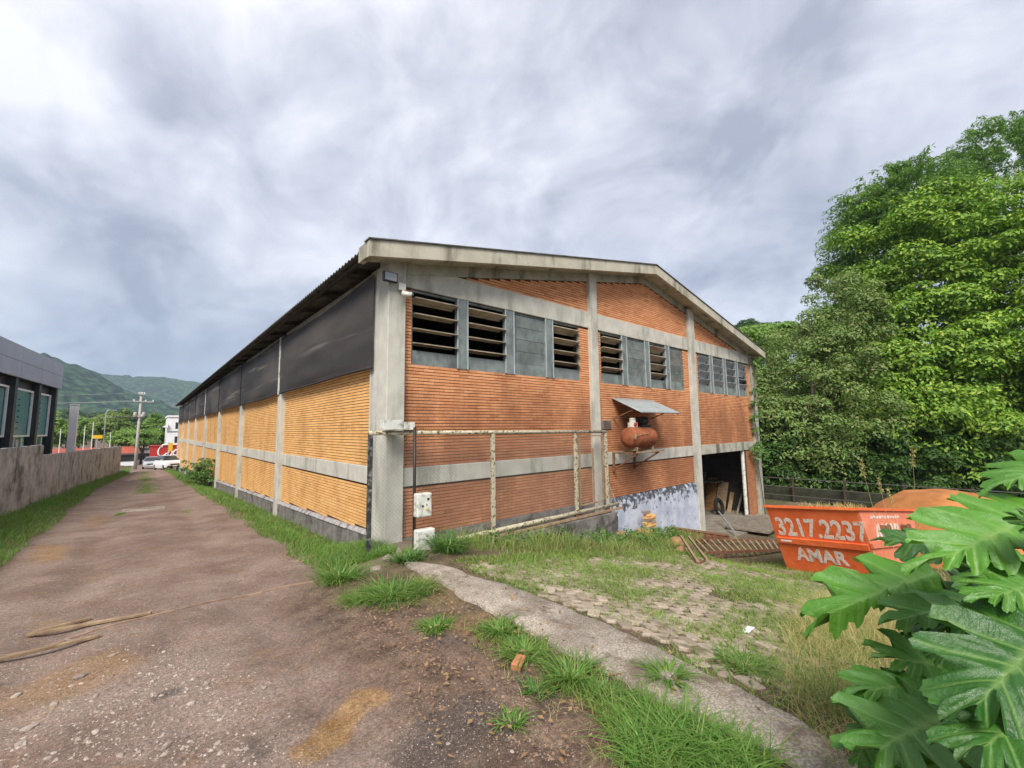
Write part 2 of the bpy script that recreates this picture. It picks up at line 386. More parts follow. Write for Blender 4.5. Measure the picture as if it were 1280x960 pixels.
def leaf(name, a, b, c3=None, trans=.35, rough=.5, spec=.35, tip=None):
    m = NT(name); r = m.rnd(); c = m.mix(r, a, b)
    if c3: c = m.mix(m.ramp(m.math('FRACT', m.math('MULTIPLY', r, 13.7)), .70, .92), c, c3)
    c = m.mix(m.math('MULTIPLY', m.ramp(m.noise(.9, 3, .5), .40, .66), .55), c, k(b, 1.15) if not tip else tip)
    m.done(c, rough, None, spec=spec)
    t = m.n.new('ShaderNodeBsdfTranslucent'); m.put(t.inputs[0], m.mix(1.0, c, (1.15, 1.25, .55), 'MULTIPLY'))
    mx = m.n.new('ShaderNodeMixShader'); mx.inputs[0].default_value = trans
    m.l.new(m.b.outputs[0], mx.inputs[1]); m.l.new(t.outputs[0], mx.inputs[2]); m.l.new(mx.outputs[0], m.out.inputs[0])
    return m.mat
M['leaf_big'] = leaf('broad_tree_leaf', (.085, .20, .022), (.20, .37, .04), (.40, .50, .075), tip=(.30, .44, .055), trans=.3)
M['leaf_feather'] = leaf('feathery_leaf', (.09, .19, .05), (.17, .30, .08), (.24, .35, .10), trans=.3)
M['leaf_scrub'] = leaf('scrubby_leaf', (.085, .155, .038), (.19, .29, .07), (.30, .27, .12), trans=.3)
M['leaf_shade'] = leaf('shade_darkened_leaf', (.025, .065, .013), (.06, .13, .024), (.12, .22, .04))  # deep shade under the trees is put into this dark green
M['leaf_pale'] = leaf('pale_green_leaf', (.12, .22, .045), (.20, .33, .07), (.26, .36, .10))
M['leaf_pine'] = leaf('dark_evergreen_leaf', (.025, .055, .022), (.05, .09, .032), (.07, .12, .045), trans=.15)
M['leaf_mid'] = leaf('street_tree_leaf', (.10, .20, .035), (.19, .32, .055), (.28, .36, .08))
M['grass'] = leaf('fresh_grass', (.085, .19, .035), (.165, .31, .06), (.31, .35, .11), trans=.4, rough=.45)
M['grass_dull'] = leaf('dull_grass', (.14, .23, .05), (.26, .33, .09), (.42, .36, .17), trans=.35)
M['grass_yard'] = leaf('yard_grass', (.12, .22, .04), (.23, .35, .075), (.40, .38, .15), trans=.4)
M['grass_dry'] = leaf('dry_grass', (.27, .27, .08), (.52, .41, .18), (.60, .49, .26), trans=.3, rough=.7)
M['weed'] = leaf('weed_leaf', (.055, .14, .028), (.11, .22, .05), (.18, .27, .06), trans=.3)
def philo():
    m = NT('lobed_leaf'); v = m.attr('vein'); oi = m.n.new('ShaderNodeObjectInfo'); r = oi.outputs['Random']
    c = m.mix(r, (.022, .095, .010), (.10, .27, .028))  # dark to bright green per leaf imitates shaded and lit leaves
    c = m.mix(m.ramp(m.noise(9, 4, .6), .4, .75, 0, .3), c, (.09, .22, .03))
    c = m.mix(m.math('MULTIPLY', v, .5), c, (.24, .38, .10))
    c = m.mix(m.ramp(m.noise(7, 5, .7, m.pos(obj=True)), .66, .76, 0, .55), c, (.30, .30, .05))
    c = m.mix(m.ramp(m.noise(34, 3, .6, m.pos(obj=True)), .72, .77, 0, .8), c, (.14, .085, .03))
    m.done(c, m.ramp(m.noise(5, 4, .6), .3, .7, .32, .58), m.bump(m.noise(26, 5, .65), .010, .8), spec=.55)
    t = m.n.new('ShaderNodeBsdfTranslucent'); m.put(t.inputs[0], m.mix(1.0, c, (1.5, 1.4, .5), 'MULTIPLY'))
    mx = m.n.new('ShaderNodeMixShader'); mx.inputs[0].default_value = .18
    m.l.new(m.b.outputs[0], mx.inputs[1]); m.l.new(t.outputs[0], mx.inputs[2]); m.l.new(mx.outputs[0], m.out.inputs[0])
    return m.mat
M['philo'] = philo()
def ground_mat():
    m = NT('lane_and_soil')
    big = m.noise(.9, 6, .62); mid = m.noise(4.5, 6, .68); fine = m.noise(38, 5, .72)
    lane = m.mix(m.ramp(big, .34, .66), (.27, .185, .145), (.42, .31, .25))
    lane = m.mix(m.ramp(m.noise(2.1, 6, .65, dist=.8), .52, .70, 0, .6), lane, (.36, .22, .135))
    soil = m.mix(m.ramp(mid, .35, .65), (.155, .10, .072), (.30, .20, .14))
    c = m.mix(m.attr('soil'), lane, soil)
    c = m.mix(m.attr('ochre'), c, m.mix(m.ramp(mid, .3, .7), (.36, .20, .08), (.52, .32, .15)))
    c = m.mix(m.attr('dark'), c, m.mix(fine, (.085, .068, .06), (.17, .135, .115)))
    c = m.mix(m.attr('green'), c, m.mix(m.ramp(mid, .35, .65), (.10, .115, .04), (.21, .17, .085)))
    c = m.mix(m.math('MULTIPLY', m.ramp(fine, .35, .75), .55), k_(m, c, .55), k_(m, c, 1.55))
    c = m.mix(m.math('MULTIPLY', m.ramp(m.noise(130, 3, .7), .40, .62), .6), k_(m, c, .70), k_(m, c, 1.35))
    c = m.mix(m.math('MULTIPLY', m.ramp(m.noise(13, 6, .7), .45, .70), .45), c, k_(m, c, .62))
    cell = m.n.new('ShaderNodeTexVoronoi'); m.l.new(m.pos(), cell.inputs['Vector']); cell.inputs['Scale'].default_value = 42
    sepc = m.n.new('ShaderNodeSeparateColor'); m.l.new(cell.outputs['Color'], sepc.inputs[0])
    peb = m.math('MULTIPLY', m.ramp(sepc.outputs[0], .80, .84), m.ramp(cell.outputs['Distance'], .34, .24))
    peb = m.math('MULTIPLY', m.math('MULTIPLY', peb, m.ramp(big, .42, .62, .1, .9)), m.math('SUBTRACT', 1.0, m.math('MULTIPLY', m.attr('green'), .8)))
    c = m.mix(m.math('MULTIPLY', peb, .8), c, m.mix(sepc.outputs[1], (.24, .20, .18), (.47, .42, .38)))
    c2 = m.n.new('ShaderNodeTexVoronoi'); m.l.new(m.pos(), c2.inputs['Vector']); c2.inputs['Scale'].default_value = 105
    s2 = m.n.new('ShaderNodeSeparateColor'); m.l.new(c2.outputs['Color'], s2.inputs[0])
    grit = m.math('MULTIPLY', m.math('MULTIPLY', m.ramp(s2.outputs[0], .52, .58), m.ramp(c2.outputs['Distance'], .40, .26)), m.math('SUBTRACT', 1.0, m.math('MULTIPLY', m.attr('green'), .9)))
    c = m.mix(m.math('MULTIPLY', grit, .65), c, m.mix(s2.outputs[1], (.10, .08, .07), (.44, .37, .32)))
    peb = m.math('MAXIMUM', peb, m.math('MULTIPLY', grit, .5))
    wet = m.math('MAXIMUM', m.attr('dark'), m.math('MULTIPLY', m.attr('ochre'), .6))
    b1 = m.bump(m.math('ADD', m.math('MULTIPLY', fine, .5), m.math('MULTIPLY', peb, .6)), .018, .9)
    b2 = m.bump(mid, .05, .6, b1)
    return m.done(c, m.ramp(wet, 0, 1, .95, .42), b2, spec=.2)
def k_(m, c, f): return m.mix(1.0, c, (f, f, f), 'MULTIPLY')
M['ground'] = ground_mat()
def path_mat():
    m = NT('worn_exposed_aggregate'); n = m.noise(1.6, 6, .65); f = m.noise(60, 4, .75)
    c = m.mix(m.ramp(n, .35, .68), (.30, .25, .20), (.52, .45, .37))
    c = m.mix(m.ramp(f, .42, .62), k_(m, c, .6), k_(m, c, 1.2))
    c = m.mix(m.ramp(m.noise(2.6, 7, .75), .50, .64, 0, .85), c, (.17, .13, .095))
    b = m.bump(f, .012, .9); return m.done(c, .95, m.bump(n, .03, .5, b), spec=.15)
M['path'] = path_mat()
def paver_mat():
    m = NT('mossy_paver'); r = m.rnd(); c = m.mix(r, (.27, .215, .165), (.44, .36, .285))
    c = m.mix(m.ramp(m.noise(4, 6, .7), .46, .64, 0, .85), c, (.14, .12, .065))
    return m.done(c, .95, m.bump(m.noise(45, 4, .7), .006, .8), spec=.15)
M['paver'] = paver_mat()
M['stone'] = None
def stone_mat():
    m = NT('pale_stone'); r = m.rnd(); c = m.mix(r, (.22, .165, .135), (.46, .39, .33))
    return m.done(m.mix(m.ramp(m.noise(30, 4, .6), .4, .7), c, k_(m, c, .7)), .9, m.bump(m.noise(80, 3, .6), .002, .6))
M['stone'] = stone_mat()
def hill_mat():
    m = NT('wooded_hillside')
    v = m.vor(.075, m.pos((1, 1, 1))); n = m.noise(.008, 5, .6)
    c = m.mix(m.ramp(v, .05, .8), (.05, .11, .045), (.006, .018, .012))
    c = m.mix(m.ramp(n, .4, .65, 0, .6), c, (.045, .085, .03))
    c = m.mix(m.ramp(m.noise(.0035, 5, .6), .60, .68, 0, .8), c, (.13, .095, .06))
    return m.done(c, .95, m.bump(v, 6, 1.0), spec=.05)
M['hill'] = hill_mat()
M['wall_old'] = simple('mouldy_render', (.40, .41, .41), .95, .3, 2.2, .01, dirt=(.06, .056, .045), dirt_amt=.8, dirt_scale=1.0)
M['cladding'] = simple('grey_cladding', (.33, .36, .41), .45, .1, 1, .0, metal=.1, spec=.4)
M['dark_steel'] = simple('charcoal_steel', (.035, .045, .05), .5, .2, 3, 0)
def glass():
    m = NT('shop_window_glass'); m.b.inputs['Base Color'].default_value = (.05, .075, .08, 1); m.b.inputs['Roughness'].default_value = .06
    m.b.inputs['Specular IOR Level'].default_value = .9
    tr = m.n.new('ShaderNodeBsdfTransparent'); tr.inputs[0].default_value = (.72, .85, .85, 1); mx = m.n.new('ShaderNodeMixShader'); mx.inputs[0].default_value = .12
    m.l.new(tr.outputs[0], mx.inputs[1]); m.l.new(m.b.outputs[0], mx.inputs[2]); m.l.new(mx.outputs[0], m.out.inputs[0]); return m.mat
M['glass'] = glass()
M['blind'] = simple('pale_blind', (.80, .86, .86), .8, .08, 3, 0)
M['teal'] = simple('teal_panel', (.03, .30, .38), .6, .1, 3, 0)
M['pole'] = simple('concrete_pole', (.42, .40, .36), .9, .15, 5, .004)
M['red'] = simple('red_paint', (.46, .04, .035), .5, .08, 1, 0)
M['red_roof'] = simple('red_brown_roof', (.36, .085, .05), .85, .2, 1, 0)
M['yellow'] = simple('yellow_paint', (.75, .48, .03), .5, .08, 2, 0)
M['car_white'] = simple('white_car_paint', (.70, .71, .72), .25, .03, 1, 0, spec=.5)
M['car_silver'] = simple('silver_car_paint', (.48, .49, .50), .3, .03, 1, 0, metal=.3, spec=.5)
M['car_glass'] = simple('car_glass', (.035, .045, .05), .08, .1, 1, 0, spec=.8)
M['tyre'] = simple('tyre_rubber', (.018, .018, .018), .85, .3, 9, 0)
M['rim'] = simple('alloy_rim', (.4, .4, .41), .35, .1, 5, 0, metal=.6)
M['lamp'] = simple('headlamp', (.75, .76, .78), .15, .05, 3, 0, spec=.7)
M['paper'] = simple('white_paper', (.8, .8, .8), .8, .04, 9, .001)
# ---------------------------------------------------------------- ground
def axis(parts):
    out = []
    for a, b, n in parts: out += list(np.linspace(a, b, n, endpoint=False))
    return np.array(out+[parts[-1][1]])
def geo(a, b, n): return list(a*np.power(b/a, np.linspace(0, 1, n)))
gx = np.concatenate([-np.array(geo(12, 2600, 22))[::-1], axis([(-12, -6.2, 24)])[1:-1], axis([(-6.2, 2.2, 200), (2.2, 13, 100), (13, 26, 40)]), np.array(geo(27, 2600, 24))])
gy = np.concatenate([-np.array(geo(11, 2000, 18))[::-1], axis([(-10.5, -7.4, 12), (-7.4, .6, 190), (.6, 12, 90), (12, 70, 90)]), np.array(geo(72, 3200, 26))])
GX, GY = np.meshgrid(gx, gy, indexing='xy'); GZ = ground_z(GX, GY)
far = np.hypot(GX, GY)
GZ = np.where(far > 120, GZ, GZ)
wob = .12*vnoise(GX, GY, .8, 31)+.05*vnoise(GX, GY, .2, 33)
laneL = -5.30+.9*smooth(24, 52, GY)+wob; laneR = -1.25+wob
on_lane = (GX > laneL) & (GX < laneR) & (GY < 75)
is_yard = (GX > -.85+wob*.3) & (GY < .35) & (GX < 24.2)
soil_m = smooth(-2.35, -1.75, GX+wob*2)*(1-smooth(-1.5, -.9, GY+wob*2))*smooth(30, 20, np.abs(GX))
soil_m = np.maximum(soil_m, smooth(-5.0, -5.4, GX-wob)*smooth(-2, 1, GY))
green = np.clip(1-((GX > laneL) & (GX < laneR+.15)).astype(float)-soil_m, 0, 1)
green = np.where(is_yard, .55+.4*vnoise(GX, GY, 1.3, 12), green)
green = np.where((GX < 1.6) & is_yard, green*.6, green)
och = np.zeros_like(GX); drk = np.zeros_like(GX)
def blot(dst, x, y, r, a=1.0, e=1.6, rot=0.0):
    p = gp(x, y); dx = GX-p[0]; dy = GY-p[1]; c_, s_ = math.cos(rot), math.sin(rot)
    u = (dx*c_+dy*s_)/r; v = (-dx*s_+dy*c_)/(r*e); d = np.sqrt(u*u+v*v)+.5*vnoise(GX, GY, r*.8, int(x) % 97)
    np.maximum(dst, a*smooth(1.1, .55, d), out=dst)
for b in ((415, 915, .17, 1.0, 2.4, -.9), (385, 940, .12, .8, 1.3, 0), (465, 872, .11, .9, 2.0, .3), (440, 895, .1, .9, 2, -.6), (600, 780, .35, .4, 1.4, 0), (560, 745, .3, .35, 1.3, 0), (60, 690, .35, .7, 4, .1), (120, 650, .3, .5, 5, 0), (60, 780, .2, .35, 1, 0), (90, 850, .5, .5, 1, 0)): blot(och, *b)
for b in ((207, 868, .11, .75, .7, .3), (318, 935, .085, .6, 2.4, .1), (575, 905, .30, .8, 1.3, .5), (545, 950, .3, .8, 1.2, 0), (560, 800, .16, .5, 2, .6), (690, 880, .14, .55, 2, .3), (655, 850, .12, .5, 2, .3), (620, 700, .3, .35, 2, 0), (400, 775, .22, .3, 1.6, .4)): blot(drk, *b)
NXg, NYg = len(gx), len(gy); idx = np.arange(NXg*NYg).reshape(NYg, NXg)
quad = np.stack([idx[:-1, :-1], idx[:-1, 1:], idx[1:, 1:], idx[1:, :-1]], -1).reshape(-1, 4)
VG = np.stack([GX, GY, GZ], -1).reshape(-1, 3)
cellL = on_lane[:-1, :-1].ravel(); cellY = (is_yard[:-1, :-1].ravel()) & ~cellL
def ground_piece(name, mask, label):
    q = quad[mask]; used = np.unique(q); mp = np.full(len(VG), -1); mp[used] = np.arange(len(used))
    o = np_mesh(name, VG[used], mp[q], M['ground'], None, {'soil': soil_m.ravel()[used], 'ochre': och.ravel()[used], 'dark': drk.ravel()[used], 'green': np.clip(green.ravel()[used], 0, 1)}, True)
    return tag(o, label, None, None, 'structure')
lane_o = ground_piece('dirt_lane', cellL, 'rutted gravel and dirt lane running past the warehouse')
yard_o = ground_piece('yard', cellY, 'overgrown sloping yard in front of the warehouse gable')
ground_o = ground_piece('ground', ~cellL & ~cellY, 'earth and rough grass around the lane and buildings')

# concrete strip between the lane soil and the yard
pl = [(505, 706), (560, 738), (618, 770), (700, 812), (751, 841), (855, 888), (960, 940), (1060, 1000)]
pr = [(555, 710), (640, 738), (690, 756), (760, 786), (822, 815), (905, 858), (990, 902), (1090, 975)]
A_ = np.array([gp(*p)[:2] for p in pl]); B_ = np.array([gp(*p)[:2] for p in pr])
tt = np.linspace(0, len(pl)-1, 90); ti = np.clip(tt.astype(int), 0, len(pl)-2); tf = (tt-ti)[:, None]
PA = A_[ti]*(1-tf)+A_[ti+1]*tf; PB = B_[ti]*(1-tf)+B_[ti+1]*tf
PA += .06*vnoise(PA[:, 1], PA[:, 0], .3, 4)[:, None]*np.array([1, 0]); PB += .07*vnoise(PB[:, 1], PB[:, 0], .28, 8)[:, None]*np.array([1, 0])
us = np.array([0, .0, .04, .2, .35, .5, .65, .8, .96, 1., 1.]); rows = []
for j, u in enumerate(us):
    P = PA*(1-u)+PB*u; z = ground_z(P[:, 0], P[:, 1])+.045+.006*vnoise(P[:, 0], P[:, 1], .12, 6)-(.012 if j in (1, len(us)-2) else 0)
    if j in (0, len(us)-1): z = z-.14
    rows.append(np.column_stack([P, z]))
PV = np.concatenate(rows); n90 = 90; ii = np.arange(len(us)*n90).reshape(len(us), n90)
pq = np.stack([ii[:-1, :-1], ii[1:, :-1], ii[1:, 1:], ii[:-1, 1:]], -1).reshape(-1, 4)
tag(np_mesh('concrete_path', PV, pq, M['path'], None, None, True), 'worn pale concrete strip dividing the churned soil from the paved yard', None, None, 'structure')

# pavers sunk in the yard
rs = RS(5)
pv_poly = gpoly([(590, 708), (690, 700), (860, 694), (990, 706), (1075, 760), (1050, 830), (985, 862), (905, 850), (825, 800), (735, 765), (645, 735)])
def hexa(w, l):
    return [(-l/2, 0), (-l/2+w*.16, -w/2), (l/2-w*.16, -w/2), (l/2, 0), (l/2-w*.16, w/2), (-l/2+w*.16, w/2)]
pw, plen = .165, .25
mb = MB(); hp = hexa(pw-.026, plen-.022)
top = [(x*.94, y*.94, .03) for x, y in hp]; mid_ = [(x, y, .022) for x, y in hp]; bot = [(x, y, -.03) for x, y in hp]
n6 = range(6)
mb.add(top+mid_+bot, [tuple(n6)]+[(i, 6+i, 6+(i+1)%6, (i+1)%6) for i in n6]+[(6+i, 12+i, 12+(i+1)%6, 6+(i+1)%6) for i in n6])
paver_me = bpy.data.meshes.new('paver'); paver_me.from_pydata(mb.v, [], mb.f); paver_me.materials.append(M['paver'])
bm = bmesh.new(); bm.from_mesh(paver_me); bmesh.ops.recalc_face_normals(bm, faces=bm.faces); bm.to_mesh(paver_me); bm.free()
ang = math.radians(-38); ca, sa = math.cos(ang), math.sin(ang); cand = []
for i in range(-60, 60):
    for j in range(-80, 80):
        u = (i+(.5 if j % 2 else 0))*(plen*1.34-.02) if False else i*plen+(.5*plen if j % 2 else 0); v = j*pw*.97
        cand.append((3+u*ca-v*sa, -4+u*sa+v*ca))
cand = np.array(cand); cand = cand[inside(pv_poly, cand[:, 0], cand[:, 1])]
cand = cand[vnoise(cand[:, 0], cand[:, 1], 1.1, 44) > -.55]
dd = np.array([depth((x, y, -.2)) for x, y in cand]); cand = cand[np.argsort(dd)]
Vp = np.array(mb.v); rest = []
for q, (x, y) in enumerate(cand):
    z = float(ground_z(x, y)); e_ = .15
    sx = (float(ground_z(x+e_, y))-float(ground_z(x-e_, y)))/(2*e_); sy = (float(ground_z(x, y+e_))-float(ground_z(x, y-e_)))/(2*e_)
    nz = Vector((-sx+rs.normal(0, .02), -sy+rs.normal(0, .02), 1)).normalized()
    mtx = Matrix.Translation((x, y, z-.010+rs.uniform(-.008, .012))) @ nz.to_track_quat('Z', 'Y').to_matrix().to_4x4() @ Matrix.Rotation(ang+rs.normal(0, .018), 4, 'Z')
    if q < 300:
        o = bpy.data.objects.new('paver', paver_me); col.objects.link(o); o.matrix_world = mtx; o.parent = yard_o
    else: rest.append(np.array(mtx)[:3, :3] @ Vp.T + np.array(mtx)[:3, 3:4])
if rest:
    m2 = MB()
    for R_ in rest: m2.add(R_.T, mb.f)
    tag(m2.build('paving', M['paver'], yard_o), None, None, None, 'stuff')

# ---------------------------------------------------------------- hills, far
def ridge(name, az0, az1, dist, prof, label, thick, seed):
    az = np.linspace(az0, az1, 620); rr = np.concatenate([np.linspace(-1, 0, 90), np.linspace(.1, 1, 8)]); V = []
    hh = np.interp(az, [p[0] for p in prof], [p[1] for p in prof])
    A2, R2 = np.meshgrid(az, rr); D = dist+R2*thick
    X = CAM[0]+np.sin(np.radians(A2))*D; Y = CAM[1]+np.cos(np.radians(A2))*D
    sh = np.where(R2 < 0, np.cos(np.clip(-R2, 0, 1)*math.pi/2)**1.15, np.cos(R2*math.pi/2))
    Z = -12+(hh[None, :]+12)*sh*(1+.10*vnoise(X, Y, thick*.55, seed)*(1-sh))+vnoise(X, Y, 26, seed+2, 2)*10*np.clip(sh*3, 0, 1)+vnoise(X, Y, 140, seed+5, 3)*22*np.clip(sh*2, 0, 1)*(1-sh)
    n, m_ = A2.shape; ii = np.arange(n*m_).reshape(n, m_)
    q = np.stack([ii[:-1, :-1], ii[:-1, 1:], ii[1:, 1:], ii[1:, :-1]], -1).reshape(-1, 4)
    return tag(np_mesh(name, np.stack([X, Y, Z], -1).reshape(-1, 3), q, M['hill'], None, None, True), label, None, None, 'structure')
def az_of(x): return math.degrees(YAW)+math.degrees(math.atan((x-640)/F_PX))
def el_h(x, y, D):
    r = ray(x, y); return CAM[2]+r[2]/math.hypot(r[0], r[1])*D
P1 = [(-60, 60)]+[(az_of(x), el_h(x, y+7, 1250)) for x, y in ((-120, 474), (-30, 452), (20, 443), (48, 440), (72, 446), (95, 456), (120, 467), (150, 481), (190, 496), (230, 508), (300, 520))]+[(40, 25), (75, 15)]
P2 = [(-60, 120)]+[(az_of(x), el_h(x, y, 2100)) for x, y in ((0, 480), (100, 466), (135, 469), (160, 472), (200, 473), (235, 478), (270, 484), (330, 490), (460, 497))]+[(60, 45), (100, 30)]
ridge('hill', -60, 75, 1250, P1, 'steep wooded hill rising behind the street trees', 520, 5)
ridge('hill', -60, 100, 2100, P2, 'long wooded ridge beyond the nearer hill', 500, 15)
# ---------------------------------------------------------------- warehouse
WH = thing('warehouse', 'long brick warehouse with grey concrete frame, louvred windows and low gable roof', 'warehouse', (9.25, 0, 0))
LEN = 61.2; APX = 9.25; SL = .2
PIL = [8.35+7.5*i for i in range(7)]+[60.9]
def rz_(x, top=6.93): return top-SL*abs(x-APX)
# wall bodies (the recessed mortar that shows between the bricks)
fw = MB(); T0, T1 = .132, .34
for x0, x1, wx0, wx1 in ((.3, 6.3, .55, 5.78), (6.3, 12.3, 6.75, 11.75), (12.3, 18.3, 12.9, 17.7)):
    zb = -.6 if x0 < 6 else (-2.1 if x0 < 12 else .95)
    fw.box((x0, T0, zb), (x1, T1, 3.35)); fw.box((x0, T0, 3.35), (wx0, T1, 4.92)); fw.box((wx1, T0, 3.35), (x1, T1, 4.92))
fw.prism([(.3, T0, 4.92), (18.3, T0, 4.92), (18.3, T0, rz_(18.3)+.3), (APX, T0, rz_(APX)+.3), (.3, T0, rz_(.3)+.3)], (0, T1-T0, 0))
fw.box((17.05, T0, -2.2), (18.3, T1, .95))
front_wall = fw.build('front_wall', M['mortar'], WH)
swl = MB(); swl.box((.132, .5, -2.9), (.33, LEN, 5.2)); side_wall = swl.build('side_wall', M['mortar'], WH)
ow = MB(); ow.box((18.05, .35, -2.4), (18.35, LEN, 5.3)); ow.build('far_side_wall', M['brick_front'], WH)
rw = MB(); rw.prism([(.05, LEN, -3), (18.4, LEN, -3), (18.4, LEN, rz_(18.4)+.3), (APX, LEN, rz_(APX)+.3), (.05, LEN, rz_(.05)+.3)], (0, .2, 0)); rw.build('rear_wall', M['brick_side'], WH)
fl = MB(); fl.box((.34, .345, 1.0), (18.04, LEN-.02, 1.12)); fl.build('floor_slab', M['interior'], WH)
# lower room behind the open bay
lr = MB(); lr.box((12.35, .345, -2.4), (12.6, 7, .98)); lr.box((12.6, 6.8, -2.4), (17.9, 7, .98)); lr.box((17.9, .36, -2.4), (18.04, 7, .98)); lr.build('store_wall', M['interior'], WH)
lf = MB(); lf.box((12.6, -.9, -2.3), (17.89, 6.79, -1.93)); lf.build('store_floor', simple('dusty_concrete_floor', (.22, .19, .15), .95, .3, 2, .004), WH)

# bricks
CH, BH, BL = .066, .0515, .238
fr_list, sd_list = [], []
def fill(lst, z0, z1, iv):
    n0 = math.ceil(z0/CH-1e-6)
    for c_ in range(n0, int((z1-BH)/CH)+1):
        z = c_*CH
        for a, b in iv(z):
            BG = .007; off = (BL+BG)*.5*(c_ % 2); i0 = math.floor((a-off)/(BL+BG))
            BG = .007; u = i0*(BL+BG)+off
            while u < b:
                p, q = max(u, a), min(u+BL, b)
                if q-p > .03: lst.append((p, q, z))
                u += BL+BG
def gab(a, b):
    def f(z):
        w = (6.93-z-BH)/SL; lo, hi = max(a, APX-w), min(b, APX+w); return [(lo, hi)] if hi-lo > .1 else []
    return f
for x0, x1, wx0, wx1 in ((.375, 6.175, .555, 5.775), (6.505, 12.145, 6.755, 11.745), (12.555, 17.995, 12.905, 17.695)):
    if x0 < 12: fill(fr_list, .0, .95, lambda z: [(x0, x1)])
    fill(fr_list, 1.315, 3.36, lambda z: [(x0, x1)]); fill(fr_list, 3.36, 4.92, lambda z: [(x0, wx0), (wx1, x1)])
    fill(fr_list, 5.41, 6.95, gab(x0, x1))
fill(fr_list, -2.0, .92, lambda z: [(17.06, 17.995)])
ys = [.875]+PIL
for a, b in zip(ys[:-1], ys[1:]):
    a2 = a if a < 1 else a+.225; b2 = b-.225
    zl = float(lane_z((a+b)/2))
    fill(sd_list, math.floor(float(lane_z(b2))/CH)*CH+.13, .95, lambda z: [(max(a2, (-.12+.185-z)/.037), b2)]); fill(sd_list, 1.315, 5.0 if a < 1 else 3.7, lambda z: [(a2, b2)])
unit = MB(); unit.box((0, 0, 0), (1, 1, 1)); ume = {}
for kk in ('brick_front', 'brick_side'):
    me = bpy.data.meshes.new('brick'); me.from_pydata(unit.v, [], unit.f); me.materials.append(M[kk]); ume[kk] = me
allb = []
for side, lst in ((0, fr_list), (1, sd_list)):
    for p, q, z in lst:
        c_ = np.array([(p+q)/2, .12, z+.026]) if side == 0 else np.array([.12, (p+q)/2, z+.026])
        d = c_-CAM; D = np.linalg.norm(d); ar = (q-p)*BH*abs(d[1] if side == 0 else d[0])/D/(depth(c_)**2)
        if side == 1 and z > 3.2: ar = 0
        allb.append((ar, side, p, q, z))
allb.sort(key=lambda t: -t[0])
rb = RS(11); restb = {0: [], 1: []}
for i, (ar, side, p, q, z) in enumerate(allb):
    jy = rb.uniform(-.003, .003)
    if i < 300:
        o = bpy.data.objects.new('brick', ume['brick_front' if side == 0 else 'brick_side']); col.objects.link(o)
        if side == 0: o.location = (p, .12+jy, z); o.scale = (q-p, .05, BH)
        else: o.location = (.12+jy, p, z); o.scale = (.05, q-p, BH)
        o.parent = front_wall if side == 0 else side_wall; o.matrix_parent_inverse = wmat(o.parent).inverted()
    else: restb[side].append((p, q, z, jy))
def boxes(arr, side):
    a = np.array(arr); n = len(a); p, q, z, j = a.T; f0 = .12+j; f1 = np.full(n, .165)
    lo = (p, f0, z); hi = (q, f1, z+BH); V = np.zeros((n, 8, 3))
    for kx in range(8):
        u = hi[0] if kx & 1 else lo[0]; v = hi[1] if kx & 2 else lo[1]; w = hi[2] if kx & 4 else lo[2]
        V[:, kx, 0] = u if side == 0 else v; V[:, kx, 1] = v if side == 0 else u; V[:, kx, 2] = w
    fq = np.array([(0, 1, 5, 4), (0, 4, 6, 2), (1, 3, 7, 5), (4, 5, 7, 6), (0, 2, 3, 1)])
    if side == 1: fq = fq[:, ::-1]
    return V.reshape(-1, 3), (np.arange(n)[:, None, None]*8+fq[None]).reshape(-1, 4)
V_, F_ = boxes(restb[0], 0); tag(np_mesh('brickwork', V_, F_, M['brick_front'], WH), 'weathered orange brickwork of the gable wall', None, None, 'stuff')
V_, F_ = boxes(restb[1], 1); tag(np_mesh('brickwork', V_, F_, M['brick_side'], WH), 'yellow ochre brickwork of the long side wall', None, None, 'stuff')

# concrete frame
def cbox(name, a, b, mat='concrete', parent=WH):
    m_ = MB(); m_.box(a, b); o = m_.build(name, M[mat], parent)
    bv = o.modifiers.new('bevel', 'BEVEL'); bv.width = .012; bv.segments = 2; return o
c1 = MB(); c1.box((0, 0, -.7), (.37, .42, rz_(.37)+.27)); cc = c1.build('column', M['concrete'], WH); cc.modifiers.new('bevel', 'BEVEL').width = .012
c1 = MB(); c1.box((.02, .46, -.7), (.36, .87, rz_(.3)+.2)); c1.box((.07, .40, -.7), (.3, .48, 5.3)); c1.build('column', M['concrete'], WH)
cbox('column', (6.18, 0, -1.2), (6.5, .36, rz_(6.3)+.25)); cbox('column', (12.15, 0, -2.2), (12.55, .36, rz_(12.4)+.25)); cbox('column', (18.0, 0, -2.4), (18.5, .45, rz_(18.4)+.25), 'concrete_dirty')
for y in PIL:
    z0 = float(lane_z(y))-.6
    cbox('pilaster', (-.02, y-.22, z0), (.2, y+.22, 5.2))
for x0, x1, mt in ((.37, 6.18, 'concrete'), (6.5, 12.15, 'concrete'), (12.55, 18.0, 'concrete_dirty')):
    cbox('tie_beam', (x0+.002, .085, .952), (x1-.002, .30, 1.312), mt)
    cbox('lintel', (x0+.002, .085, 4.922), (x1-.002, .36, 5.405))
for a, b in zip(ys[:-1], ys[1:]):
    a2 = (a if a < 1 else a+.222); cbox('tie_beam', (.085, a2+.002, .952), (.30, b-.224, 1.312))
    cbox('eave_beam', (.06, a2+.002, 4.95), (.36, b-.224, 5.36))
for xs in ((.372, 6.178), (6.502, APX), (APX, 12.148), (12.552, 17.998)):
    m_ = MB(); m_.prism([(xs[0], .075, rz_(xs[0])), (xs[1], .075, rz_(xs[1])), (xs[1], .075, rz_(xs[1])+.33), (xs[0], .075, rz_(xs[0])+.33)], (0, .28, 0)); m_.build('rafter', M['concrete_dirty'], WH)
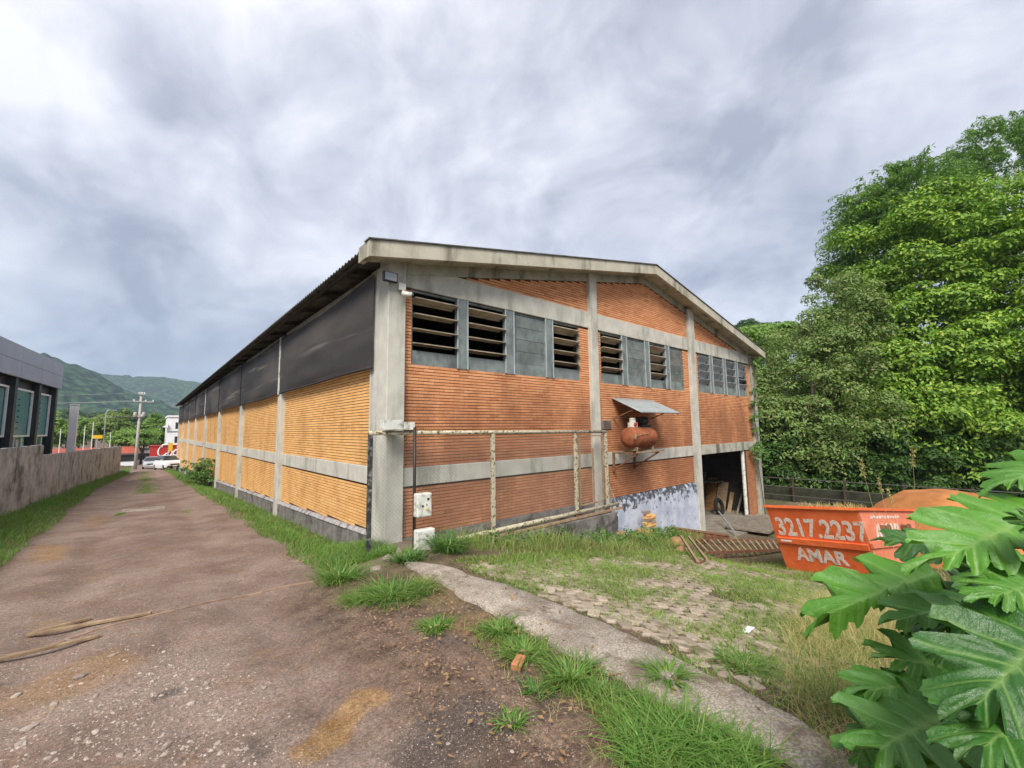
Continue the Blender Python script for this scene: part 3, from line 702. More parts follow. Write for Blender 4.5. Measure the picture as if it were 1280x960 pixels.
# fascia, soffit, roof
def slope_strip(x0, x1, y0, y1, t0, t1):
    """gable-shaped strip between top line t0 and lower line t1 (values at the apex)"""
    m_ = MB(); xs = [x0, APX, x1]
    m_.prism([(x, y0, t0-SL*abs(x-APX)) for x in xs]+[(x, y0, t1-SL*abs(x-APX)) for x in reversed(xs)], (0, y1-y0, 0)); return m_
slope_strip(-.56, 18.78, -.40, -.29, 7.43, 7.12).build('fascia', M['fascia'], WH)
m_ = MB(); zt, zb = 7.42-SL*9.75, 7.13-SL*9.75; m_.box((-.555, -.289, zb), (-.45, .12, zt)); m_.build('fascia', M['fascia'], WH)
slope_strip(-.40, 18.6, -.285, .07, 7.22, 7.16).build('soffit', M['concrete_dirty'], WH)
m_ = slope_strip(-.58, 18.8, -.43, -.20, 7.46, 7.435); m_.build('flashing', M['roof'], WH)
def corrugated(x0, x1, z0, z1, y0, y1, pitch, amp, seg=6, steps=3):
    ny = int((y1-y0)/pitch*seg); Y = np.linspace(y0, y1, ny); t = np.linspace(0, 1, steps)
    Xg, Yg = np.meshgrid(x0+(x1-x0)*t, Y); Zg = (z0+(z1-z0)*t)[None, :]+amp*np.sin(Yg/pitch*2*math.pi)
    ii = np.arange(Xg.size).reshape(Xg.shape); q = np.stack([ii[:-1, :-1], ii[:-1, 1:], ii[1:, 1:], ii[1:, :-1]], -1).reshape(-1, 4)
    return np.stack([Xg, Yg, Zg], -1).reshape(-1, 3), q
Va, qa = corrugated(-.52, APX, 5.43, 7.385, -.28, LEN+.4, .177, .026)
Vb, qb = corrugated(APX, 19.02, 7.385, 5.43, -.28, LEN+.4, .177, .026)
for V2, q2 in ((Va, qa), (Vb, qb)):
    o = np_mesh('roof', V2, q2, M['roof'], WH, None, True); so = o.modifiers.new('thick', 'SOLIDIFY'); so.thickness = .012
for y in np.arange(1.2, LEN, 1.875):
    m_ = MB(); m_.bar((-.42, y, 5.36), (.5, y, 5.36+.92*SL), .06, .10); m_.build('eave_rafter', M['wood_dark'], WH)
m_ = MB(); m_.box((-.40, .2, 5.335), (-.34, LEN, 5.395)); m_.build('eave_purlin', M['wood_dark'], WH)
# plinths
m_ = MB(); m_.box((.372, .06, -.75), (6.178, .131, -.01)); m_.build('plinth', M['plinth'], WH)
bp = MB(); nx, nz = 46, 16; base = []
gxp = np.linspace(6.502, 12.148, nx); gzp = np.linspace(-2.3, -.015, nz); XX, ZZ = np.meshgrid(gxp, gzp)
YY = .055+.018*vnoise(XX, ZZ, .6, 6)+.008*vnoise(XX, ZZ, .15, 7); YY[-1] = .13
ii = np.arange(nx*nz).reshape(nz, nx); q = np.stack([ii[:-1, :-1], ii[:-1, 1:], ii[1:, 1:], ii[1:, :-1]], -1).reshape(-1, 4)
np_mesh('blue_plinth', np.stack([XX, YY, ZZ], -1).reshape(-1, 3), q, M['blue'], WH, None, True)
for a, b in zip(ys[:-1], ys[1:]):
    a2 = (a if a < 1 else a+.222); z0, z1 = float(lane_z(a2)), float(lane_z(b))
    m_ = MB(); A1, B1 = a2+.002, b-.224
    m_.prism([(.02, A1, z0-.7), (.02, B1, z1-.7), (.02, B1, z1+.14), (.02, A1, z0+.14)], (.11, 0, 0)); m_.build('plinth', M['plinth'], WH)
    n_cap = max(1, int((B1-A1)/.5))
    for i in range(n_cap):
        ya = A1+(B1-A1)*i/n_cap; yb = A1+(B1-A1)*(i+1)/n_cap-.012; za = z0+(z1-z0)*(ya-A1)/(B1-A1); zb2 = z0+(z1-z0)*(yb-A1)/(B1-A1)
        mc = MB(); j = rb.uniform(-.01, .01); mc.prism([(-.0+j, ya, za+.142), (-.0+j, yb, zb2+.142), (.06+j, yb, zb2+.202), (.06+j, ya, za+.202)], (.06, 0, 0))
        mc.build('plinth_cap', M['plinth_cap'], WH)
# windows: steel mullions and pivoting sheet louvres
def window(x0, x1, angs, mats):
    z0, z1 = 3.355, 4.918; fr = MB(); nb = len(angs); mw = .28; bw = (x1-x0-mw*(nb-1))/nb
    for i in range(nb-1):
        xa = x0+bw*(i+1)+mw*i; fr.box((xa, .10, z0), (xa+mw, .20, z1))
    fr.box((x0, .14, z0), (x0+.03, .20, z1)); fr.box((x1-.03, .14, z0), (x1, .20, z1)); fr.box((x0+.03, .15, z1-.05), (x1-.03, .21, z1-.003))
    w = fr.build('window', M['steel_grey'], WH)
    for i in range(nb-1):
        xa = x0+bw*(i+1)+mw*i
        for xe in (xa-.004, xa+mw-.018):
            ed = MB(); ed.box((xe, .078, z0+.004), (xe+.022, .099, z1-.004)); ed.build('angle', M['slat_pale'], w)
    pan_h = .30; sh = (z1-z0-pan_h-.05)/4
    for i in range(nb):
        xa = x0+(bw+mw)*i+.004; xb = xa+bw-.008
        if i == 0: xa += .03
        if i == nb-1: xb -= .03
        p_ = MB(); p_.box((xa, .155, z0+.002), (xb, .175, z0+pan_h)); p_.build('panel', M['steel_grey'], w)
        for j in range(4):
            a_ = angs[i][j] if isinstance(angs[i], (list, tuple)) else angs[i]
            a_ = math.radians(a_+rb.uniform(-4, 4)); zc_ = z0+pan_h+sh*(j+.5); d = np.array([0, -math.sin(a_), math.cos(a_)]); nrm = np.array([0, math.cos(a_), math.sin(a_)])
            sm = MB(); sm.obox(((xa+xb)/2, .17, zc_), ((xb-xa)/2, 0, 0), d*(sh*.455), nrm*.010)
            # turned-down lip along the outer edge
            sm.obox(np.array([(xa+xb)/2, .17, zc_])-d*(sh*.455)-nrm*.014, ((xb-xa)/2, 0, 0), d*.012, nrm*.026)
            sm.build('slat', M[mats[i]], w)
    return w
window(.556, 5.774, [[97, 96, 95, 80], [94, 98, 96, 78], 12, [90, 88, 84, 76]], ['slat_beige', 'slat_beige', 'steel_grey', 'slat_beige'])
window(6.756, 11.744, [[84, 80, 82, 74], 14, [66, 60, 66, 56], 16], ['slat_beige', 'slat', 'slat_beige', 'slat'])
window(12.906, 17.694, [40, 36, 42, [38, 80, 40, 40]], ['slat_pale', 'slat_pale', 'slat_pale', 'slat_pale'])
# shade nets over the top of the side wall
for i, (a, b) in enumerate(zip(ys[:-1], ys[1:])):
    ny, nz = 60, 16; Y = np.linspace(.62 if i == 0 else a+.03, b-.03, ny); tz = np.linspace(0, 1, nz); YY, TT = np.meshgrid(Y, tz)
    u = (YY-a)/(b-a); zb = 3.30+.012*np.sin(u*9+i)+.02*u*(1-u)*4*(-.6 if i % 2 else .5); ztp = 5.22-.10*np.sin(u*math.pi)
    ZZ = zb+(ztp-zb)*TT
    XX = -.04-.08*np.sin(np.clip(u, 0, 1)*math.pi)*np.sin(TT*math.pi)+.018*vnoise(YY*1.0, ZZ*3, .7, i+50)+.05*np.exp(-((TT-.12)/.1)**2)*np.sin(u*math.pi)*-1
    ii = np.arange(ny*nz).reshape(nz, ny); q = np.stack([ii[:-1, :-1], ii[:-1, 1:], ii[1:, 1:], ii[1:, :-1]], -1).reshape(-1, 4)
    hem = MB(); hem.tube([(XX[0, j]-.01, YY[0, j], ZZ[0, j]) for j in range(0, ny, 3)], .03, 8)
    net_o = np_mesh('shade_net', np.stack([XX, YY, ZZ], -1).reshape(-1, 3), q, M['net'], WH, None, True)
    hem.build('hem', M['net'], net_o, True)
for i, y in enumerate(PIL[:-1]):
    m_ = MB(); m_.box((-.075, y-.025, 3.28), (-.03, y+.025, 5.25)); m_.build('net_batten', M['white_plastic' if i in (0, 3) else 'black_plastic'], WH)
# post and odds and ends in the open lower bay
m_ = MB(); m_.tube([(16.88, .2, -1.94), (16.86, .2, .95)], .075, 10); m_.build('prop_post', M['white_plastic'], WH)

# ---------------------------------------------------------------- fittings on the gable wall
t = thing('floodlight', 'small square floodlight with black housing under the roof corner', 'floodlight', (.0, -.02, 4.95))
m_ = MB(); m_.box((-.16, -.14, 4.88), (.12, -.06, 5.06)); m_.build('housing', M['black_plastic'], t)
m_ = MB(); m_.box((-.14, -.146, 4.895), (.10, -.139, 5.045)); m_.build('lens', M['glass_dark'], t)
m_ = MB(); m_.bar((-.02, -.07, 4.97), (.0, .02, 4.97), .04); m_.build('bracket', M['black_plastic'], t)
t = thing('security_camera', 'white dome and bullet security camera on the corner column', 'camera', (.24, 0, 4.8))
m_ = MB(); m_.box((.18, -.07, 4.78), (.33, -.001, 4.92)); m_.build('mount', M['white_plastic'], t)
m_ = MB(); m_.lathe((.22, -.10, 4.70), (.8, -.5, -.15), [(0, .01), (.01, .05), (.2, .055), (.21, .02)], 12); m_.build('body', M['white_plastic'], t, True)
m_ = MB(); m_.lathe((.39, -.206, 4.668), (.8, -.5, -.15), [(0, .045), (.03, .045)], 12); m_.build('lens', M['black_plastic'], t)
m_ = MB(); m_.tube([(.25, -.07, 4.8), (.27, -.12, 4.72)], .018); m_.build('arm', M['white_plastic'], t)

t = thing('air_compressor', 'rusty horizontal air compressor tank on a wall bracket', 'compressor', (7.8, -.4, 1.35))
prof = [(0, .02), (.03, .14), (.08, .22), (.16, .285), (.26, .31), (1.14, .31), (1.24, .285), (1.32, .22), (1.37, .14), (1.4, .02)]
m_ = MB(); m_.lathe((7.0, -.46, 1.74), (1, 0, 0), prof, 28); m_.build('tank', M['tank'], t, True)
m_ = MB(); m_.lathe((7.62, -.46, 1.74), (1, 0, 0), [(0, .314), (.05, .314)], 28); m_.build('band', M['rust'], t)
m_ = MB(); m_.tube([(7.1, -.75, 1.80), (6.86, -.86, 1.74)], .012); m_.tube([(6.98, -.80, 1.70), (6.98, -.80, 1.86)], .03); m_.tube([(6.9, -.80, 1.78), (7.2, -.77, 1.80), (7.7, -.78, 1.86)], .009); m_.build('pipe', M['rust_pale'], t)
m_ = MB(); m_.lathe((7.75, -.42, 2.22), (1, 0, 0), [(0, .03), (.02, .14), (.34, .14), (.36, .05)], 16); m_.box((7.72, -.56, 2.03), (8.2, -.28, 2.11)); m_.build('motor', M['black_plastic'], t)
m_ = MB(); m_.box((7.32, -.54, 2.03), (7.52, -.34, 2.18)); m_.lathe((7.42, -.44, 2.17), (0, 0, 1), [(0, .09), (.06, .10), (.07, .085), (.12, .10), (.14, .05)], 12); m_.build('pump', M['white_plastic'], t)
m_ = MB(); m_.lathe((7.36, -.55, 2.12), (0, -1, 0), [(0, .05), (.05, .05)], 12); m_.build('gauge', M['red'], t)
for x in (7.28, 8.12):
    m_ = MB(); m_.box((x-.03, -.66, 1.36), (x+.03, -.26, 1.47)); m_.build('foot', M['rust_pale'], t)
t2 = thing('wall_bracket', 'welded steel angle bracket carrying the rusty tank', 'bracket', (7.7, 0, 1.3))
m_ = MB(); m_.box((7.05, -.80, 1.315), (8.5, -.76, 1.355)); m_.box((7.05, -.22, 1.315), (8.5, -.18, 1.355)); m_.build('rail', M['rust_pale'], t2)
for x in (7.12, 8.2):
    m_ = MB(); m_.box((x-.02, -.80, 1.275), (x+.02, .08, 1.312)); m_.build('arm', M['rust'], t2)
    m_ = MB(); m_.bar((x, -.74, 1.28), (x, .06, .80), .04); m_.build('brace', M['rust'], t2)
    m_ = MB(); m_.box((x-.03, .03, .76), (x+.03, .083, 1.27)); m_.build('upright', M['rust'], t2)
t3 = thing('awning', 'small corrugated zinc awning sloping over the compressor', 'awning', (8.3, .1, 2.9))
nx = 90; xs = np.linspace(7.2, 9.4, nx); tt_ = np.linspace(0, 1, 4); XX, TT = np.meshgrid(xs, tt_)
ZZ = 2.93-.47*TT+.016*np.sin(XX/.076*2*math.pi); YY = .10-1.0*TT
ii = np.arange(nx*4).reshape(4, nx); q = np.stack([ii[:-1, :-1], ii[1:, :-1], ii[1:, 1:], ii[:-1, 1:]], -1).reshape(-1, 4)
o = np_mesh('sheet', np.stack([XX, YY, ZZ], -1).reshape(-1, 3), q, M['zinc'], t3, None, True); o.modifiers.new('thick', 'SOLIDIFY').thickness = .006
for x in (7.26, 9.3):
    m_ = MB(); m_.bar((x, .1, 2.88), (x, -.86, 2.43), .03); m_.bar((x, .11, 2.30), (x, -.6, 2.55), .025); m_.build('bracket', M['rust'], t3)
t = thing('wall_grille', 'small dark square vent grille set in brick beside the gate column', 'grille', (6.9, .1, 2.1))
m_ = MB(); m_.box((6.70, .085, 2.0), (7.10, .119, 2.25)); m_.build('frame', M['steel_grey'], t)
for i in range(5):
    m_ = MB(); m_.box((6.73, .078, 2.03+i*.043), (7.07, .0845, 2.05+i*.043)); m_.build('slat', M['rust'], t)

# ---------------------------------------------------------------- sliding gate on its rail
GY_ = -.30
G = thing('sliding_gate', 'rusty cream tube and wire mesh sliding gate drawn back along the gable', 'gate', (2.9, GY_, -.15))
def gz(x): return 2.0-.011*(x+.45)
m_ = MB(); m_.tube([(-.45, GY_, gz(-.45)), (6.32, GY_, gz(6.32))], .042, 10); m_.build('top_rail', M['gate'], G, True)
m_ = MB(); m_.tube([(.35, GY_, -.13), (6.75, GY_, -.08)], .050, 10); m_.build('bottom_rail', M['gate'], G, True)
m_ = MB(); m_.bar((-.42, GY_, -.25), (-.42, GY_, 1.97), .075, .05); m_.build('post', M['gate_dark'], G)
for x, z0 in ((2.3, -.12), (5.0, -.10), (6.28, -.1)):
    m_ = MB(); m_.bar((x, GY_, z0), (x, GY_, gz(x)-.02), .085, .06); m_.build('post', M['gate'], G)
m_ = MB()
for a, b in (((5.17, 1.84), (6.12, 1.82)), ((5.17, .06), (6.12, .07)), ((5.17, .06), (5.17, 1.84)), ((6.12, .07), (6.12, 1.82)), ((5.72, .1), (5.72, 1.5))):
    m_.bar((a[0], GY_+.01, a[1]), (b[0], GY_+.01, b[1]), .035)
m_.build('wicket_frame', M['rust_pale'], G)
m_ = MB(); m_.bar((6.30, GY_-.02, .55), (6.62, GY_-.02, -.05), .025); m_.build('brace', M['gate'], G)
for x in (5.0, 6.28):
    m_ = MB(); m_.lathe((x, GY_-.03, -.17), (0, 1, 0), [(0, .075), (.06, .075)], 14); m_.build('wheel', M['rust'], G)
wv = MB(); sp = .075; x0, x1, z0, z1 = -.38, 6.24, -.08, 1.93; wr = .0017
n_w = int((x1-x0+z1-z0)/sp)
for i in range(n_w):
    c_ = x0-(z1-z0)+i*sp
    a = max(c_, x0); b = min(c_+(z1-z0), x1)
    if b-a > .05:
        wv.tube([(a, GY_+.003, z0+(a-c_)), (b, GY_+.003, z0+(b-c_))], wr, 3, caps=False)
        wv.tube([(a, GY_-.003, z1-(a-c_)), (b, GY_-.003, z1-(b-c_))], wr, 3, caps=False)
tag(wv.build('wire_mesh', M['wire'], G), None, None, None, 'stuff')
t = thing('gate_track', 'rusty steel angle track under the sliding gate', 'gate track', (3.5, GY_, -.3))
m_ = MB(); m_.bar((.2, GY_-.04, -.235), (6.9, GY_-.04, -.205), .07, .05); m_.build('rail', M['rust_pale'], t)
m_ = MB(); m_.box((.9, GY_-.16, -1.4), (6.45, GY_+.12, -.262)); o = m_.build('footing', M['plinth'], t)
tk = MB(); pts = [gp(*p) for p in ((462, 706), (397, 727), (310, 745), (221, 763), (120, 788), (0, 822), (-60, 838))]
pts = [np.array([*(a+(b-a)*u)[:2], float(ground_z(*(a+(b-a)*u)[:2]))+.006]) for a, b in zip(pts[:-1], pts[1:]) for u in np.linspace(0, 1, 8, endpoint=False)]+[pts[-1]]
for a, b in zip(pts[:-1], pts[1:]): tk.bar(a, b, .028, .022)
tag(tk.build('lane_rail', simple('earthy_steel', (.30, .20, .14), .95, .3, 8, .004)), 'earth-caked steel gate rail crossing the dirt lane', 'rail')
# services beside the column
Yc = -.62; pc = onY(518.5, 600, Yc); pc0 = float(ground_z(pc[0], Yc))
t = tag(MB().tube([(pc[0], Yc, pc0-.1), (pc[0]-.01, Yc, onY(517, 534, Yc)[2])], .028, 10).build('conduit_pole', M['black_plastic'], None, True), 'thin black conduit pole holding two white meter boxes', 'pole')
def meter(xa, ya, xb, yb, name, label, marks):
    a = onY(xa, ya, Yc-.18); b = onY(xb, yb, Yc-.18); t = thing(name, label, 'meter box', ((a[0]+b[0])/2, Yc, b[2]))
    m_ = MB(); m_.box((a[0], Yc-.18, b[2]), (b[0], Yc-.03, a[2])); o = m_.build('case', M['white_plastic'], t); o.modifiers.new('bevel', 'BEVEL').width = .015
    w = b[0]-a[0]; h_ = a[2]-b[2]
    for (u, v, r, mt) in marks:
        m_ = MB(); m_.lathe((a[0]+w*u, Yc-.179, b[2]+h_*v), (0, -1, 0), [(0, r), (.012, r)], 12); m_.build('knob', M[mt], t)
    m_ = MB(); m_.box((a[0]+.03, Yc-.184, b[2]+.03), (b[0]-.03, Yc-.181, a[2]-.035)); m_.build('cover', M['white_plastic'], t)
    return t
meter(522, 618, 540, 645, 'meter_box', 'white meter box with dark knobs, higher of two on the black conduit pole', ((.72, .75, .022, 'black_plastic'), (.35, .48, .02, 'black_plastic'), (.62, .52, .014, 'rust_pale'), (.62, .32, .02, 'yellow')))
meter(522, 664, 544, 697, 'meter_box', 'scuffed white meter box just above the weeds, lower of two on the conduit pole', ((.5, .78, .012, 'rust'),))
t = thing('junction_box', 'cracked white junction box on the corner column above the gate rail', 'junction box', (.1, -.3, 2.05))
m_ = MB(); m_.box((-.20, -.38, 2.06), (.15, -.18, 2.23)); m_.build('case', M['white_plastic'], t)
m_ = MB(); m_.box((.16, -.36, 2.05), (.40, -.20, 2.19)); m_.build('case', M['white_plastic'], t)
m_ = MB(); m_.box((-.21, -.39, 2.045), (.42, -.17, 2.058)); m_.box((-.1, -.2, 2.06), (.1, -.001, 2.10)); m_.build('shelf', M['gate'], t)
# ---------------------------------------------------------------- skip and yard clutter
def text_mesh(name, s, size, org, xd, yd, mat, parent, bold=.0, shear=0.0, sx=1.0, ext=.002):
    cu = bpy.data.curves.new(name, 'FONT'); cu.body = s; cu.size = size; cu.offset = bold; cu.extrude = ext; cu.shear = shear; cu.space_character = 1.02
    cu.resolution_u = 3
    o = bpy.data.objects.new('tmp', cu); col.objects.link(o); dg = bpy.context.evaluated_depsgraph_get(); dg.update()
    me = bpy.data.meshes.new_from_object(o.evaluated_get(dg)); bpy.data.objects.remove(o); me.materials.clear(); me.materials.append(mat)
    n = len(me.vertices); co = np.zeros(n*3, np.float32); me.vertices.foreach_get('co', co); co = co.reshape(-1, 3)
    co[:, 0] -= co[:, 0].min(); co[:, 0] *= sx
    xd = np.array(xd, float); yd = np.array(yd, float); zd = np.cross(xd, yd)
    P = np.array(org)[None]+co[:, :1]*xd+co[:, 1:2]*yd+co[:, 2:]*zd
    me.vertices.foreach_set('co', P.astype(np.float32).ravel()); me.update(); me.name = name
    return link(name, me, parent), co[:, 0].max()
rh = np.array([RT[0], RT[1], 0]); rh /= np.linalg.norm(rh); fh = np.array([FW[0], FW[1], 0]); fh /= np.linalg.norm(fh)
e1 = rh*.993-fh*.114; e1 /= np.linalg.norm(e1); e2 = np.array([-e1[1], e1[0], 0]); ez = np.array([0, 0, 1.])
DB = np.array([7.82, -4.07, -1.23])
sl_ = np.array([.98, -.155, -.115]); sl_ /= np.linalg.norm(sl_); sw_ = np.array([-.14, -.98, .11]); sw_ -= sl_*(sw_@sl_); sw_ /= np.linalg.norm(sw_); su_ = np.cross(sw_, sl_); su_ *= np.sign(su_[2])
Hs, Ls, Wd, Kk = 1.37, 3.0, 1.75, .59          # height, top length, width, how far the ends lean out
SK = thing('waste_skip', 'orange steel rubbish skip with white phone number beside the lobed leaves', 'skip', DB+sl_*.9+sw_*.87)
def sp_(s, d, z): return DB+sl_*(s-Kk)+sw_*d+su_*z
def plate(name, poly, n, th, mat, parent=SK):
    m_ = MB(); m_.prism(poly, np.array(n)*th); return m_.build(name, M[mat], parent)
side = [(Kk, 0), (Ls-Kk, 0), (Ls, Hs), (0, Hs)]
plate('side_panel', [sp_(s, Wd, z) for s, z in side], -sw_, .04, 'dumpster_faded')
plate('side_panel', [sp_(s, 0, z) for s, z in side], sw_, .04, 'dumpster')
nE = np.cross(sw_, su_*Hs-sl_*Kk); nE /= np.linalg.norm(nE); nE *= -np.sign(nE@sl_)      # outward normal of the near end
vE = (su_*Hs-sl_*Kk); hE = np.linalg.norm(vE); vE /= hE
for (a, b, sg) in (((Kk, 0), (0, Hs), 1), ((Ls-Kk, 0), (Ls, Hs), -1)):
    plate('end_panel', [sp_(a[0], .042, a[1]), sp_(a[0], Wd-.042, a[1]), sp_(b[0], Wd-.042, b[1]-.01), sp_(b[0], .042, b[1]-.01)], sl_*sg, .04, 'dumpster')
plate('base_plate', [sp_(Kk+.05, .045, .01), sp_(Ls-Kk-.05, .045, .01), sp_(Ls-Kk-.05, Wd-.045, .01), sp_(Kk+.05, Wd-.045, .01)], su_, .03, 'rust')
for d in (.0, Wd):
    m_ = MB(); m_.bar(sp_(-.04, d, Hs+.02), sp_(Ls+.04, d, Hs+.02), .09, .05, su_); m_.build('rim', M['dumpster'], SK)
for s in (-.01, Ls+.01):
    m_ = MB(); m_.bar(sp_(s, .048, Hs+.018), sp_(s, Wd-.048, Hs+.018), .08, .046, su_); m_.build('rim', M['dumpster'], SK)
def ep(u, v, o=0.0): return sp_(Kk, u, 0)+vE*v+nE*o          # point on the near end panel
plate('rib', [ep(.03, hE*.455, .002), ep(Wd-.03, hE*.455, .002), ep(Wd-.03, hE*.535, .002), ep(.03, hE*.535, .002)], nE, .045, 'dumpster')
plate('rib', [sp_(Kk-.30, Wd+.002, .66), sp_(Ls-Kk+.30, Wd+.002, .66), sp_(Ls-Kk+.33, Wd+.002, .75), sp_(Kk-.33, Wd+.002, .75)], sw_, .04, 'dumpster_faded')
for s in (.95, 2.05):
    m_ = MB(); m_.lathe(sp_(s, Wd+.002, 1.02), sw_, [(0, .07), (.10, .06), (.11, .09), (.14, .09)], 14); m_.build('lifting_lug', M['rust'], SK)
text_mesh('phone_number', '3217.2237', .56, ep(.10, hE*.575, .004), sw_, vE, M['stencil'], SK, .014, sx=.70, ext=.004)
text_mesh('lettering', 'AMAR', .40, ep(.30, hE*.20, .004), sw_, vE, M['stencil'], SK, .012, sx=.86, ext=.004)
text_mesh('lettering', 'AMAR', .44, sp_(.62, Wd+.004, .80), sl_, su_, M['stencil'], SK, .014, sx=1.05, ext=.004)
m_ = MB()
for i in range(11): m_.obox(sp_(.55+i*.14, Wd+.004, 1.24+.008*math.sin(i*2.1)), sl_*.05, sw_*.002, su_*(.022+.008*(i % 3 == 0)))
m_.build('small_print', M['stencil'], SK)
m_ = MB(); m_.obox(ep(.22, hE*.495, .049), sw_*.11, nE*.002, vE*.018); m_.build('reflector', M['white_paint'], SK)
# straw-like waste in it
def blades(P, h, w, lean, rs, droop=.35, yaw=None, nseg=3, curl=1.0):
    """tapered bent strips: P (n,3) roots, h heights, w widths, lean sideways run as a share of height"""
    n = len(P); yaw = rs.rand(n)*2*math.pi if yaw is None else yaw
    d = np.stack([np.cos(yaw), np.sin(yaw), np.zeros(n)], -1); sdv = np.stack([-np.sin(yaw), np.cos(yaw), np.zeros(n)], -1)
    tw = rs.uniform(-.9, .9, n); sdv = sdv*np.cos(tw)[:, None]+d*np.sin(tw)[:, None]
    V = np.zeros((n, nseg*2+1, 3)); ts = np.linspace(0, 1, nseg+1)
    for i, t in enumerate(ts):
        c_ = P+d*(h*lean*(t**1.7))[:, None]*curl+np.array([0, 0, 1.])*(h*(t-droop*lean*t**3))[:, None]
        ww = (w*(1-t*.85)*(.65+.7*min(t*3, 1) if i == 0 else 1))[:, None]*.5
        if i < nseg: V[:, 2*i] = c_-sdv*ww; V[:, 2*i+1] = c_+sdv*ww
        else: V[:, 2*i] = c_
    k_n = nseg*2+1; base = np.arange(n)[:, None]*k_n
    q = np.concatenate([base+np.array([[2*i, 2*i+1, 2*i+3, 2*i+2]]) for i in range(nseg-1)]); tr = base+np.array([[2*nseg-2, 2*nseg-1, 2*nseg]])
    return V.reshape(-1, 3), [q, tr]
def join_blades(lst):
    Vs, Q, T, o = [], [], [], 0
    for V, (q, t_) in lst: Vs.append(V); Q.append(q+o); T.append(t_+o); o += len(V)
    return np.concatenate(Vs), [np.concatenate(Q), np.concatenate(T)]
rs = RS(21); n = 700
S_ = rs.uniform(.15, 2.8, n); D_ = rs.uniform(.12, 1.6, n); P = DB-sl_*Kk+sl_*S_[:, None]+sw_*D_[:, None]+su_*(Hs-.12+.14*np.exp(-((D_-.75)/.4)**2))[:, None]
V2, F2 = blades(P, rs.uniform(.08, .22, n), rs.uniform(.008, .02, n), rs.uniform(.3, 1.6, n), rs)
tag(np_mesh('dry_cuttings', V2, F2, M['grass_dry']), 'dry plant cuttings heaped inside the orange skip', 'cuttings', None, 'stuff')
m_ = MB(); m_.prism([sp_(.62, .06, .05), sp_(Ls-.62, .06, .05), sp_(Ls-.14, .06, Hs-.12), sp_(.14, .06, Hs-.12)], sw_*(Wd-.12))
tag(m_.build('rubble_fill', M['clay']), 'earth and rubble filling the orange skip', 'rubble', None, 'stuff')
# heap of clay behind the skip
hc = at(1185, 650, 12.6); nr, na = 26, 60; V3 = [(0, 0, 1.0)]
cx, cy = hc[0], hc[1]; cz = float(ground_z(cx, cy))-.15; Hh = 2.35; Rr = 2.75
R1 = np.linspace(0, 1, nr); A1 = np.linspace(0, 2*math.pi, na, endpoint=False); RR, AA = np.meshgrid(R1, A1, indexing='ij')
XX = cx+RR*Rr*np.cos(AA)*(1+.08*np.sin(2*AA+.6)); YY = cy+RR*Rr*np.sin(AA)*(1+.06*np.cos(3*AA))
ZZ = cz+Hh*(np.cos(RR*math.pi/2)**.75)*(1+.05*vnoise(XX, YY, 1.2, 4))+.03*vnoise(XX, YY, .25, 9)*(RR < .97)
ZZ = np.minimum(ZZ, cz+Hh*.93+.05*vnoise(XX, YY, .9, 3))
ii = np.arange(nr*na).reshape(nr, na); q = np.stack([ii[:-1], ii[1:], np.roll(ii, -1, 1)[1:], np.roll(ii, -1, 1)[:-1]], -1).reshape(-1, 4)
tag(np_mesh('clay_heap', np.stack([XX, YY, ZZ], -1).reshape(-1, 3), q, M['clay'], None, None, True), 'smooth heap of orange clay behind the rubbish skip', 'heap')

# iron grille thrown on the ground
GA, GB = gp(884, 694)+np.array([0, 0, .06]), gp(990, 689)+np.array([0, 0, .06])
GC, GD = at(868, 676.5, depth(GA)+1.5), at(985, 679.5, depth(GB)+1.4)
for g in (GC, GD): g[2] = max(g[2], float(ground_z(g[0], g[1]))+.12)
IG = thing('iron_grille', 'rusty barred iron window grille lying in the grass before the open bay', 'grille', (GA+GB)/2)
m_ = MB(); m_.bar(GA, GB, .06); m_.build('rail', M['rust'], IG)
m_ = MB(); m_.bar(GC, GD, .045); m_.build('rail', M['rust'], IG)
for i in range(15):
    u = (i+.3)/15; m_ = MB(); m_.bar(GA+(GB-GA)*u, GC+(GD-GC)*(u-.005), .05, .03); m_.build('bar', M['rust_pale'], IG)
la, lb = gp(873, 707)+np.array([0, 0, .05]), gp(884, 703)+np.array([0, 0, .05])
LF = thing('gate_leaf_frame', 'loose pale steel frame leaning across the end of the rusty grille', 'frame', la)
ha, hb = at(851, 670, depth(la)+2.2), at(861, 671, depth(lb)+2.2)
m_ = MB(); m_.bar(la, ha, .05); m_.build('stile', M['rust_pale'], LF); m_ = MB(); m_.bar(lb, hb, .05); m_.build('stile', M['rust_pale'], LF)
m_ = MB(); m_.bar(la-np.array([.03, 0, 0]), gp(908, 697)+np.array([0, 0, .06]), .05); m_.build('rail', M['rust'], LF)
for nm, a, b, w, lab in (('rusty_beam', (838, 667), (912, 678), .16, 'thick rusty iron beam lying against the foot of the blue plinth'), ('rusty_beam', (846, 672), (885, 680), .10, 'short rusty iron channel under the end of the thick beam')):
    A2, B2 = gp(*a), gp(*b); up_ = np.array([0, 0, .14 if w > .12 else .05]); m_ = MB(); m_.bar(A2+up_, B2+up_, w, w*.7)
    d = (B2-A2)/np.linalg.norm(B2-A2); m_.bar(A2+up_+[0, 0, w*.45], B2+up_+[0, 0, w*.45], w*1.3, .02); m_.bar(A2+up_-[0, 0, w*.45], B2+up_-[0, 0, w*.45], w*1.3, .02)
    tag(m_.build(nm, M['rust']), lab, 'beam')
m_ = MB(); a, b = np.array([12.9, -.9, -1.80]), np.array([14.6, .4, -1.45]); m_.tube([a, b], .03, 8)
tag(m_.build('steel_bar', M['zinc']), 'bent pale steel bar sticking up at the open bay floor', 'bar')
